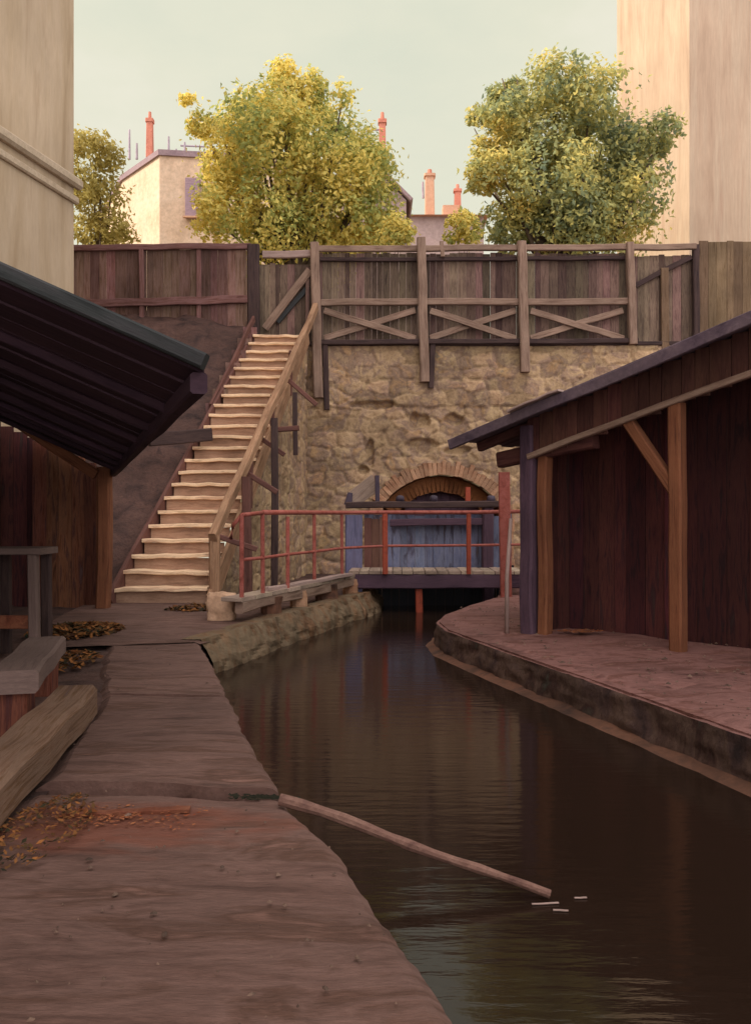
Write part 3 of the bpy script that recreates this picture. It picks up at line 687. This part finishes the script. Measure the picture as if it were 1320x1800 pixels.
MB().bar(W(20, 735, 13.0), W(170, 835, 13.2), .12, .16, wob=.01).build('tie_beam', M['orange'], shed)
MB().boards((X(58, 13.75), 13.75), (X(176, 13.75), 13.75), -.05, lambda t: lroof(X(58+118*t, 13.75), 13.7)-.06, bw=.22).build('end_boards', M['shedwall'], shed)
MB().boards((X(-60, 13.85), 13.95), (X(56, 13.85), 13.95), -.05, lambda t: lroof(X(-60+116*t, 13.85), 13.7)-.06, bw=.25).build('side_boards', M['redwall'], shed)  # dark boards stand in for the shaded doorway opening
MB().boards((bwall(4)+.08, 4), (bwall(13.7)+.08, 13.7), -.05, lambda t: lroof(bwall(4+9.7*t)+.08, 4+9.7*t)-.08, bw=.26).build('back_boards', M['dark'], shed)  # dark lining added so the beige wall under the roof reads shaded

# things below it
wb = thing('workbench', 'rough low workbench with grey plank top in the shadow under the left shed', 'workbench', (-3.7, 9.2, 0))
by = 9.1
MB().bar((X(-30, by), by, Z(968, by)), (X(88, by), by, Z(966, by)), .5, .07, wob=.012).build('top', M['greybeam'], wb)
for px, dy in ((0, -.18), (0, .18), (72, -.18), (72, .18)):
    MB().bar((X(px, by), by+dy, -.03), (X(px, by), by+dy, Z(970, by)-.02), .1, .1, wob=.01).build('leg', M['greybeam'] if dy < 0 else M['dark'], wb)
MB().bar((X(0, by), by-.18, .35), (X(72, by), by-.18, .35), .05, .14).build('apron', M['brickbit'], wb)
b1 = thing('timber_beam', 'long squared timber lying along the left edge of the path, in front', 'timber', (-1.9, 4.5, 0))
p, q = V((-2.17, 6.2, .11)), V((-1.72, 2.5, .11))
MB().bar(q, p, .30, .24, wob=.014, seg=8).build('beam', M['timber_beam'], b1)
b2 = thing('timber_beam', 'short grey squared timber propped on stub posts, behind the long one', 'timber', (-2.7, 6.3, 0))
p, q = V((X(70, 7.2), 7.35, .36)), V((X(40, 5.9), 5.75, .36))
MB().bar(q, p, .32, .16, wob=.012, seg=4).build('beam', M['greybeam'], b2)
for t, m in ((.1, 'shedwall'), (.9, 'shedwall')):
    c = q.lerp(p, t); MB().bar((c.x, c.y, -.05), (c.x, c.y, .29), .2, .2, wob=.01).build('stub_post', M[m], b2)

# ======================= RIGHT SHED =======================
P0 = V((1.93, 10.7, 0)); dv = V((.695, -.719, 0)).normalized(); nv = V((.719, .695, 0)).normalized()
def rp_(t, n, z): return P0 + dv*t + nv*n + V((0, 0, z))
def rz(t): return Z(735, 10.7) + .262*t
rs = thing('open_shed', 'open fronted dark red timber shed with sloping roof on the right quay', 'shed', tuple(P0))
TE = 5.4
mb = MB(); nb = 18
for k in range(nb):     # roofing strips from eave to top along the slope
    n0, n1 = -.38 + 4.6*k/nb, -.38 + 4.6*(k+1)/nb - .01
    te = -.92 + (R.uniform(-.06, .06) if k else 0); jz = R.uniform(0, .012)
    a = rp_(te, (n0+n1)/2, rz(te)+jz); b = rp_(TE, (n0+n1)/2, rz(TE)+jz)
    mb.bar(a, b, n1-n0, .05, wob=.008, seg=8, ch=.1)
mb.build('roofing', M['roofpurple'], rs)
MB().bar(rp_(-.98, -.40, rz(-.98)-.05), rp_(TE, -.40, rz(TE)-.05), .05, .13, wob=.012, seg=9).build('bargeboard', M['roofpurple'], rs)
MB().bar(rp_(.02, -.44, rz(.02)+.035), rp_(.75, -.44, rz(.75)+.035), .12, .025, wob=.008, seg=5).build('loose_lath', M['pale'], rs)
mb = MB()
for n_ in (.06, 1.2, 2.4, 3.6): mb.bar(rp_(-.85, n_, rz(-.85)-.09), rp_(TE, n_, rz(TE)-.09), .1, .12, wob=.005)
mb.build('rafters', M['gable'], rs)
# gable boarding and tie
mb = MB(); x = .0
while x < TE:
    w_ = R.uniform(.14, .24); t = x+w_/2
    c = rp_(t, -.03+R.uniform(-.008, .008), 0); mb.bar((c.x, c.y, rz(t)-.52+R.uniform(-.03, .03)), (c.x, c.y, rz(t)-.02+R.uniform(-.01, .0)), w_-.008, .03, up=tuple(nv), ch=0); x += w_
mb.build('gable_boards', M['gable'], rs)
MB().bar(rp_(.05, -.09, rz(.05)-.5), rp_(TE, -.09, rz(TE)-.5), .07, .07, wob=.014, seg=9).build('tie_rail', M['rail'], rs)
MB().bar(rp_(-.5, .06, rz(.0)-.5), rp_(.9, .06, rz(.0)-.33), .16, .2, wob=.01).build('plate', M['gable'], rs)
MB().bar(rp_(0, 0, -.04), rp_(0, 0, rz(0)-.1), .19, .2, up=tuple(nv), wob=.01, seg=5).build('post', M['purple'], rs)
MB().bar(rp_(.19, .06, -.04), rp_(.19, .06, rz(.19)-.45), .14, .16, up=tuple(nv), wob=.01, seg=5).build('door_jamb', M['orange'], rs)
MB().bar(rp_(1.95, 0, -.04), rp_(1.95, 0, rz(1.95)-.5), .15, .17, up=tuple(nv), wob=.012, seg=5).build('post', M['orange'], rs)
MB().bar(rp_(1.36, 0, rz(1.36)-.5), rp_(1.93, 0, 1.72), .13, .13, up=tuple(nv), wob=.008).build('brace', M['orange'], rs)
MB().bar(rp_(4.6, 0, -.04), rp_(4.6, 0, rz(4.6)-.5), .21, .2, up=tuple(nv), wob=.012).build('post', M['orange'], rs)
def bpan(t0, n0, t1, n1, ins, mname, nm):
    a, b = rp_(t0, n0, 0), rp_(t1, n1, 0)
    MB().boards(a, b, -.05, lambda t: rz(t0+(t1-t0)*t)-.1-ins, bw=.2).build(nm, M[mname], rs)
bpan(.1, .75, TE, .75, 0, 'redwall', 'back_boards')
bpan(.06, .1, .06, 4.0, .05, 'redwall', 'side_boards')
bpan(TE, -.1, TE, 4.0, .05, 'redwall', 'side_boards')
pl = thing('pale_pole', 'thin pale pole leaning against the corner post of the right shed', 'pole', tuple(rp_(-.22, -.1, 0)))
MB().tube([rp_(-.19, -.22, -.02), rp_(-.2, -.2, .7), rp_(-.17, -.16, 1.42)], [.03, .026, .022]).build('pole', M['pale'], pl, smooth=True)
# ======================= THINGS ON PATH AND WATER =======================
log = thing('log', 'thin pinkish log slanting from the path edge down into the water', 'log', tuple(G(505, 1418)))
a, b = G(492, 1412, .0), V((X(965, 4.12), 4.12, -.36))
ptsl = [a.lerp(b, t) + V((0, .02*math.sin(t*5), .008*math.sin(t*9) + .02)) for t in [i/12 for i in range(13)]]
MB().tube(ptsl, [.031 - .012*i/12 + .003*math.sin(i*2.3) for i in range(13)], n=9).build('stem', M['logbark'], log)
for i, (px, py, l_, an, lab) in enumerate(((958, 1588, .13, .1, 'largest pale modelled water glint past the end of the log'), (985, 1600, .07, -.1, 'small pale modelled water glint nearest the camera, beside the largest one'), (1020, 1578, .06, .05, 'tiny modelled water glint farthest right of the log end'))):
    c = G(px, py, WZ+.006); d = V((math.cos(an), math.sin(an), 0))*l_/2
    tag(MB().bar(c-d, c+d, .011, .005, wob=.0008, seg=4).build('glint_sliver', M['pale']), lab, 'glint', 'modelled glints on the water')  # pale slivers modelled to stand for glints of light on the water
# reddish worn board let into the path and brick crumbs round it
bd = MB().bar(G(112, 1432, -.004), G(335, 1424, -.006), .05, .024, wob=.006, seg=9).build('worn_board', M['brickbit'])
tag(bd, 'worn reddish board let into the path just below the dark crack', 'board')
def litter(name, cx, cy, rx, ry, n, s, label, z=.02, m='litter', flat=False):
    r = np.random.RandomState(int(cx*100) % 999 + n); mb = MB()
    for i in range(n):
        a = r.uniform(0, 6.28); q = math.sqrt(r.uniform(0, 1)) if not flat else r.uniform(0, 1)**.8*(.75+.5*noise.noise(V((a*1.5, cx, 0)))); x = cx + rx*q*math.cos(a); y = cy + ry*q*math.sin(a)
        h = z + (0 if flat else (1-q)*.10*r.uniform(0, 1)); l_ = s*r.uniform(.5, 1.2); an = r.uniform(0, 6.28); tl = r.uniform(-.5, .5, 2)*(.25 if flat else 1)
        d = V((math.cos(an), math.sin(an), tl[0]))*l_; e = V((-math.sin(an), math.cos(an), tl[1]))*l_*.45; c = V((x, y, h)); b = len(mb.v)
        mb.v += [tuple(c-d), tuple(c+e), tuple(c+d), tuple(c-e)]; mb.face((b, b+1, b+2, b+3))
    tag(mb.build(name, M[m]), label, 'leaves', kind='stuff')
litter('fallen_leaves', X(130, 10.6), 10.7, .55, .8, 1100, .055, 'heap of dark green and rust fallen leaves beside the shed post')
litter('fallen_leaves', X(120, 8.6), 8.5, .3, .6, 350, .05, 'orange fallen leaves beyond the grey timber')
litter('fallen_leaves', X(50, 3.9)+.02, 4.0, .2, .5, 520, .02, 'rusty fallen leaves along the left edge of the near path')
litter('fallen_leaves', X(345, 13.2), 13.1, .45, .35, 260, .06, 'dark weeds and leaves at the foot of the stairs')

litter('brick_crumbs', X(190, 4.15), 4.2, .62, .24, 260, .015, 'rusty brick crumbs strewn across the path below the dark crack', .0, 'crumbs', True)
litter('brick_crumbs', X(1035, 10.2), 10.55, .35, .2, 300, .03, 'red brick crumbs on the floor of the right shed by its back wall', .03, 'crumbs', True)
litter('moss', X(320, 6.85), 6.87, .32, .05, 260, .03, 'dark moss in the far crack across the path', -.01, 'moss', True)
litter('moss', X(455, 4.5), 4.52, .22, .05, 160, .025, 'dark moss in the near crack across the path, by the log', -.01, 'moss', True)
def gravel(name, n, xf, y0, y1, label, s0, s1, m, seed):
    r = np.random.RandomState(seed); mb = MB()
    for i in range(n):
        y = y0 + (y1-y0)*r.uniform(0, 1)**1.3; x0, x1 = xf(y); u = r.uniform(0, 1); x = x0 + (x1-x0)*u
        if noise.noise(V((x*1.5, y*1.5, seed))) < -.1 and r.uniform() < .8: continue
        q = s0 + (s1-s0)*r.uniform(0, 1)**3; an = r.uniform(0, 3.14); ca, sa = math.cos(an), math.sin(an); b = len(mb.v)
        a1, b1, c1 = q*r.uniform(.8, 1.4), q*r.uniform(.6, 1), q*r.uniform(.35, .6)
        for (px, py, pz) in ((1, 0, 0), (.4, .9, .1), (-.6, .8, 0), (-1, -.1, 0), (-.3, -.9, .1), (.6, -.8, 0)):
            mb.v.append((x + (px*a1*ca - py*b1*sa), y + (px*a1*sa + py*b1*ca), .002 + pz*c1))
        mb.v.append((x + r.uniform(-.3, .3)*q, y, .006 + c1))
        for k in range(6): mb.face((b+k, b+(k+1) % 6, b+6))
    tag(mb.build(name, M[m]), label, 'gravel', kind='stuff')
gravel('gravel', 400, lambda y: (interp(y, plx, plv)+.03, right_edge(y)-.03), 1.9, 9.8, 'fine grit and small pebbles trodden into the path', .004, .017, 'grit', 11)
gravel('gravel', 1600, lambda y: (interp(y, [q.y for q in Q], [q.x for q in Q])+.06, 6.5), 5, 14, 'small stones scattered on the reddish right quay', .008, .03, 'grit', 12)
# ======================= BUILDINGS =======================
lb = thing('plaster_house', 'tall windowless beige plaster house at the left edge, with a moulding across it', 'house', (-10, 14, 0))
fp = [(bwall(16), 16), (-9.9, 26), (-26, 26), (-26, -24), (bwall(-24), -24)]  # unseen depth, length and height shaped to shade the steps and path
MB().prism(fp[::-1] if False else fp, -.2, 20.5).build('wall', M['plaster'], lb)
mzs = (Z(318, 16), Z(338, 16))
MB().bar((bwall(16.1)+.05, 16.1, Z(322, 16)), (bwall(-24)+.05, -24, Z(322, 16)), .16, .2, ch=.3).build('moulding', M['moulding'], lb)
MB().bar((bwall(16.05)+.03, 16.05, Z(352, 16)), (bwall(-24)+.03, -24, Z(352, 16)), .09, .14, ch=.3).build('moulding', M['moulding'], lb)
MB().prism([(fp[0][0]+.25, 16.15), (-9.7, 26.2), (-26.2, 26.2), (-26.2, -24.2), (bwall(-24)+.25, -24.2)], 20.5, 20.75).build('cornice', M['moulding'], lb)

def house(name, label, pts, z0, z1, wm_, corn=True, rm='roofgrey'):
    r = thing(name, label, 'house', (pts[0][0], pts[0][1], z0))
    MB().prism(pts, z0, z1).build('wall', M[wm_], r)
    if corn:
        cx = sum(p[0] for p in pts)/len(pts); cy = sum(p[1] for p in pts)/len(pts)
        o = [(p[0]+(p[0]-cx)*.03, p[1]+(p[1]-cy)*.03) for p in pts]
        MB().prism(o, z1, z1+.28).build('roof', M[rm], r)
    return r
TZ = 5.8
hy = 42
ha = house('flat_roofed_house', 'pale flat roofed house with one narrow shuttered window, left of the big tree', [(X(281, hy), hy), (X(545, hy+1), hy+1), (X(560, hy+9), hy+9), (X(180, hy+9), hy+9), (X(214, hy+3), hy+3.2)], TZ, Z(274, hy), 'housewall')
wx, wzc = X(339, hy), Z(347, hy)
mb = MB(); mb.bar((wx, hy+.08, wzc-1.0), (wx, hy+.08, wzc+.95), .72, .3, up=(0, 1, 0), ch=.05); wf = mb.build('window', M['shutter'], ha)
MB().bar((wx, hy-.1, wzc-1.04), (wx+.001, hy-.1, wzc-.96), .9, .16, up=(0, 1, 0), ch=0).build('sill', M['chimpale'], wf)
def chim(par, px, t, b, y, w, m='chimney', pot=True):
    mb = MB(); x = X(px, y)
    mb.bar((x, y, Z(b, y)), (x, y, Z(t, y)), w, w, taper=.86, ch=.05); mb.bar((x, y, Z(t, y)), (x, y, Z(t, y)+.18), w*1.15, w*1.15, ch=.1)
    o = mb.build('chimney', M[m], par)
    if pot: MB().tube([(x, y, Z(t, y)+.1), (x, y, Z(t, y)+.55)], [w*.28, w*.22]).build('chimney_pot', M['chimney'], o)
chim(ha, 264, 216, 278, 43.5, .34)
for px, t in ((228, 228), (241, 252), (297, 240), (325, 250), (310, 262)):
    MB().tube([(X(px, 44), 44, Z(280, 44)), (X(px, 44), 44, Z(t, 44))], [.07, .05]).build('pipe', M['pipe'], ha)
MB().tube([(X(318, 44), 44, Z(256, 44)), (X(368, 44), 44, Z(258, 44))], .05).build('pipe', M['pipe'], ha)
# house behind the right of the tree
yb = 40
hb = thing('gabled_house', 'lilac gabled house with a tall red chimney behind the right side of the big tree', 'house', (X(660, yb), yb, TZ))
xl, xr, xm = X(560, yb), X(714, yb), X(637, yb); ze, zr = Z(352, yb), Z(272, yb)
mb = MB(); b = 0
pr = [(xl, TZ), (xr, TZ), (xr, ze), (xm, zr), (xl, ze)]
for y in (yb, yb+8):
    for (x, z) in pr: mb.v.append((x, y, z))
mb.face((0, 1, 2, 3, 4)); mb.face((9, 8, 7, 6, 5))
for i in range(5): mb.face((i, i+5, (i+1) % 5+5, (i+1) % 5))
mb.build('wall', M['lilac'], hb)
mb = MB()
for (xa_, za_) in ((xl-.2, ze-.1), (xr+.2, ze-.1)):
    d = V((xm-xa_, 0, zr-za_)).normalized(); n_ = V((d.z, 0, -d.x)) if d.x < 0 else V((-d.z, 0, d.x))
    c0 = V((xa_, yb+4, za_)) + n_*.08; c1 = V((xm, yb+4, zr+.02)) + n_*.08; mb.bar(c0, c1, 8.5, .14, up=tuple(n_), ch=0)
mb.build('roof', M['roofgrey'], hb)
chim(hb, 672, 218, 315, yb+1, .36)
MB().tube([(X(640, yb), yb+1, Z(275, yb)), (X(640, yb), yb+1, Z(214, yb)), (X(668, yb), yb+1, Z(211, yb))], .05).build('pipe', M['pipe'], hb)
MB().tube([(X(655, yb), yb+1, Z(290, yb)), (X(655, yb), yb+1, Z(230, yb))], .05).build('pipe', M['pipe'], hb)
# distant low house
yc = 58
hc = thing('low_house', 'distant low house with pink tiled roof and small chimneys, between the two trees', 'house', (X(770, yc), yc, TZ))
xl, xr = X(716, yc), X(850, yc); ze, zr = Z(378, yc), Z(348, yc)
MB().prism([(xl, yc), (xr, yc), (xr, yc+8), (xl, yc+8)], TZ, ze).build('wall', M['lilac'], hc)
mb = MB(); mb.v = [(xl-.3, yc-.4, ze-.1), (xr+.3, yc-.4, ze-.1), (xr-.6, yc+4, zr), (xl+1.2, yc+4, zr), (xl-.3, yc+8.4, ze-.1), (xr+.3, yc+8.4, ze-.1)]
for f in ((0, 1, 2, 3), (3, 2, 5, 4), (0, 3, 4), (1, 5, 2), (0, 4, 5, 1)): mb.face(f)
mb.build('roof', M['rooftile'], hc)
chim(hc, 755, 312, 392, yc+3, .7, 'chimpale'); chim(hc, 804, 338, 380, yc+3, .5)
MB().tube([(X(748, yc), yc+3, Z(320, yc)), (X(747, yc), yc+3, Z(290, yc))], .08).build('pipe', M['pipe'], hc)
MB().bar((X(795, yc), yc+1.6, Z(373, yc)), (X(795, yc), yc+1.6, Z(350, yc)), 1.1, 1.0, ch=0).build('dormer', M['chimpale'], hc)
# tall house at right
yt = 31
ht = house('tall_house', 'tall cream house at the right edge, its left wall in full sun', [(X(1211, yt), yt), (X(1420, yt+1), yt+1.5), (X(1460, yt+12), yt+12), (X(1110, yt+12), yt+12), (X(1084, yt+3.4), yt+3.4)], TZ, 27.5, 'cream')
def onface(px):
    a = V((X(1211, yt), yt, 0)); b = V((X(1084, yt+3.4), yt+3.4, 0)); best = min((abs(660+(a.lerp(b, i/300).x)/(a.lerp(b, i/300).y)*F-px), i) for i in range(301))[1]
    return a.lerp(b, best/300), (b-a).normalized()
MB().prism([(X(1209, yt), yt-.05), (X(1420, yt+1), yt+1.44), (X(1420, yt+1), yt+1.6), (X(1211, yt), yt+.1), ], TZ, TZ+2.7).build('plinth', M['lilac'], ht)

# ======================= TREES =======================
def crown_mesh(clumps, y, depth, size, dens, seed):
    r = np.random.RandomState(seed); P = []; 
    for (px, py, rad) in clumps:
        s = y/F; c = np.array([X(px, y), y + r.uniform(-depth, depth), Z(py, y)]); rr = rad*s
        n = int(dens*rad*rad/ (60*60) * 420) + 30
        d = r.normal(size=(n, 3)); d /= np.linalg.norm(d, axis=1)[:, None]
        q = r.uniform(.2, 1, n)**.5*(1 + .16*np.abs(r.normal(size=n)))
        lump = np.array([1 + .34*noise.noise(V((float(k[0])*2.6+px, float(k[1])*2.6, float(k[2])*2.6+py))) for k in d])
        p = c + d*(rr*q*lump)[:, None]*np.array([1, 1.1, .92])
        keep = np.array([noise.noise(V(tuple(float(t)*1.25 for t in k))) > -.2 for k in p])
        P.append((p[keep], d[keep]))
    p = np.concatenate([a for a, _ in P]); d = np.concatenate([a for _, a in P]); n = len(p)
    nrm = d*.9 + r.normal(size=(n, 3))*.6 + np.array([0, 0, .3]); nrm /= np.linalg.norm(nrm, axis=1)[:, None]
    t = np.cross(nrm, r.normal(size=(n, 3))); t /= np.linalg.norm(t, axis=1)[:, None]; b = np.cross(nrm, t)
    s = (size*r.uniform(.55, 1.25, n))[:, None]
    fold = nrm*s*.25
    v = np.stack([p - t*s, p + b*s*.52 - fold, p + t*s, p - b*s*.52 - fold], 1).reshape(-1, 3)
    return v, n
def tree(name, label, cat, clumps, y, base, trunk_r, limbs, m, size, dens, seed, depth=1.3, bz=5.85, group=None):
    r = thing(name, label, cat, (base, y, bz), group)
    rnd = random.Random(seed); s = y/F
    mb = MB(); top = max(Z(c[1], y) for c in clumps); cx = sum(X(c[0], y)*c[2] for c in clumps)/sum(c[2] for c in clumps)
    H = top-bz
    mb.tube([(base, y, bz-.1), (base+.03, y, bz+H*.15), (base+(cx-base)*.4, y+.05, bz+H*.35), (cx, y, bz+H*.6), (cx+.1, y, bz+H*.85)], [trunk_r*1.25, trunk_r, trunk_r*.8, trunk_r*.45, trunk_r*.12], n=9)
    for c in clumps[:limbs]:
        e = V((X(c[0], y), y + rnd.uniform(-depth, depth)*.7, Z(c[1], y))); t0 = rnd.uniform(.2, .5)
        a = V((base+(cx-base)*min(1, t0*1.3), y, bz+H*t0*.8)); mid_ = a.lerp(e, .5) + V((0, 0, -.25))
        mb.tube([a, mid_, e], [trunk_r*.42, trunk_r*.25, trunk_r*.06], n=6)
    mb.build('trunk', M['bark'], r, smooth=True)
    v, n = crown_mesh(clumps, y, depth, size, dens, seed)
    me = bpy.data.meshes.new('crown'); me.from_pydata([], [], [])
    v = v - np.array([base, y, bz])
    me.vertices.add(n*4); me.vertices.foreach_set('co', v.astype('f').ravel())
    me.loops.add(n*4); me.loops.foreach_set('vertex_index', np.arange(n*4, dtype='i'))
    me.polygons.add(n); me.polygons.foreach_set('loop_start', np.arange(0, n*4, 4, dtype='i')); me.polygons.foreach_set('loop_total', np.full(n, 4, 'i'))
    me.update(calc_edges=True); me.validate(); me.materials.append(M[m])
    o = bpy.data.objects.new('crown', me); col.objects.link(o); o.parent = r
    return r
C1 = [(500, 182, 60), (440, 208, 64), (562, 204, 56), (405, 275, 58), (482, 275, 85), (575, 272, 80), (632, 320, 62), (425, 355, 66), (520, 365, 88), (618, 385, 80), (450, 166, 32), (545, 160, 32), (505, 142, 26), (340, 195, 15), (360, 232, 26), (660, 400, 46), (392, 400, 46), (470, 410, 70), (560, 420, 70), (604, 190, 24), (375, 310, 34), (662, 268, 28)]
tree('leafy_tree', 'big round golden green tree behind the gate, its left side catching the sun', 'tree', C1, 28, X(530, 28), .3, 22, 'leaf_gold', .098, 6.2, 3)
C2 = [(905, 176, 46), (962, 182, 54), (1025, 208, 64), (885, 225, 44), (955, 255, 78), (1055, 262, 84), (1112, 262, 48), (872, 312, 46), (950, 340, 76), (1050, 345, 84), (1112, 345, 56), (905, 392, 56), (1000, 400, 76), (1078, 400, 66), (880, 146, 20), (908, 140, 20), (838, 208, 20), (1150, 252, 28), (850, 280, 26), (842, 330, 32), (860, 240, 22), (1140, 215, 24), (1160, 262, 18)]
tree('leafy_tree', 'broad olive green tree before the tall cream house on the right', 'tree', C2, 27.5, X(1005, 27.5), .3, 23, 'leaf_green', .098, 6.2, 8)
C3 = [(162, 272, 36), (196, 285, 28), (150, 340, 44), (186, 350, 42), (160, 400, 46), (198, 405, 40), (175, 245, 18)]
tree('leafy_tree', 'small dull olive tree tucked between the beige house and the pale house', 'tree', C3, 31, X(175, 31), .16, 5, 'leaf_small', .1, 5.5, 5, depth=.8)
for i, (cl, y, lab, m) in enumerate((([(694, 398, 24), (706, 412, 22), (684, 420, 22)], 25.5, 'gold green bush between the trees, against the right side of the big round tree', 'leaf_gold'), ([(806, 396, 22), (824, 402, 26), (796, 412, 16)], 25.5, 'yellowish bush at the left foot of the broad olive tree', 'leaf_gold'))):
    tree('bush', lab, 'bush', cl, y, X(cl[0][0], y), .06, 2, m, .09, 7.0, 20+i, depth=.3)

# ======================= LIGHT, SKY, CAMERA =======================
el = math.radians(36); az = math.radians(264)          # compass angle from +Y clockwise: light from the left
ts = V((math.sin(az)*math.cos(el), math.cos(az)*math.cos(el), math.sin(el)))
sun = bpy.data.lights.new('sun', 'SUN'); sun.energy = 5.4; sun.angle = math.radians(.5); sun.color = (1, .87, .70)
so = bpy.data.objects.new('sun', sun); col.objects.link(so); so.rotation_euler = ts.to_track_quat('Z', 'Y').to_euler()
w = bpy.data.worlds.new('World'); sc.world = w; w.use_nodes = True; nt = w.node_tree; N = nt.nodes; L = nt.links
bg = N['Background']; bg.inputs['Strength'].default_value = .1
sky = N.new('ShaderNodeTexSky'); sky.sky_type = 'NISHITA'; sky.sun_disc = False; sky.sun_elevation = el; sky.sun_rotation = az
sky.dust_density = 3; sky.air_density = 1.2
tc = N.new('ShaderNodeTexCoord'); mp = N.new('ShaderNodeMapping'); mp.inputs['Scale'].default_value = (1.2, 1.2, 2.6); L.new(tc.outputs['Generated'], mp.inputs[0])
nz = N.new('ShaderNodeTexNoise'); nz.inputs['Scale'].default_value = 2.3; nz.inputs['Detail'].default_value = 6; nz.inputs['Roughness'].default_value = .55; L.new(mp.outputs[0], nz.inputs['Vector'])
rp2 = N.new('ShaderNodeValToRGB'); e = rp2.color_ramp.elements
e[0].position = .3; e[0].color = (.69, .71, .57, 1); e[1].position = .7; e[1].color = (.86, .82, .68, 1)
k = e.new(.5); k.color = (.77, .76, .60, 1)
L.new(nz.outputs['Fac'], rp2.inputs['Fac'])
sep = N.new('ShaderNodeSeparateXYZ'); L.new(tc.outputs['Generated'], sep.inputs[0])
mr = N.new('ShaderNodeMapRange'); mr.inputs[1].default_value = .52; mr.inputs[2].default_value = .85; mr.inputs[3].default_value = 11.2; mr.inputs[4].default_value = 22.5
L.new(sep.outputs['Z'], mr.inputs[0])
# unseen sky behind the viewer brightened, added fill for surfaces facing it
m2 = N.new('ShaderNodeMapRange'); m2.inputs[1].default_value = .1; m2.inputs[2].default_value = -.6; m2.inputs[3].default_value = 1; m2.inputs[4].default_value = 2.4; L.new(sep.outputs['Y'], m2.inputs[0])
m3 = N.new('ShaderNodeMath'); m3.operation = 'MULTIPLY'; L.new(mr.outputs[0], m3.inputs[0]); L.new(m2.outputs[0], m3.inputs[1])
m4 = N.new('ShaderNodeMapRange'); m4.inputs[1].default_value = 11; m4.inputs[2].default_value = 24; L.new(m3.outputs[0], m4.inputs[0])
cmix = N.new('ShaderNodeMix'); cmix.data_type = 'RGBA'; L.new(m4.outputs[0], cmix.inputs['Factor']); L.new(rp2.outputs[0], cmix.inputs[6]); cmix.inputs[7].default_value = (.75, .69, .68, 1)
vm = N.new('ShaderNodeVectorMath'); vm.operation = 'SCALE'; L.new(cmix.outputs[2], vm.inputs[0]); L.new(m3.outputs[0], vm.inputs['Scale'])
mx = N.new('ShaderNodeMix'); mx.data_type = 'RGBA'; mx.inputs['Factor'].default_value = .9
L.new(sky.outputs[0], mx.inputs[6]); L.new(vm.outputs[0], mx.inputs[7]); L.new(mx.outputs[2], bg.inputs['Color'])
cam = bpy.data.cameras.new('camera'); co = bpy.data.objects.new('camera', cam); col.objects.link(co)
co.location = (0, 0, EYE); co.rotation_euler = (math.radians(90), 0, 0)
cam.sensor_fit = 'VERTICAL'; cam.sensor_height = 36; cam.lens = 36*F/1800; cam.clip_end = 1500; cam.clip_start = .05
sc.camera = co
vs = sc.view_settings; vs.view_transform = 'Standard'; vs.look = 'None'; vs.gamma = 1; vs.exposure = 0; vs.use_curve_mapping = False
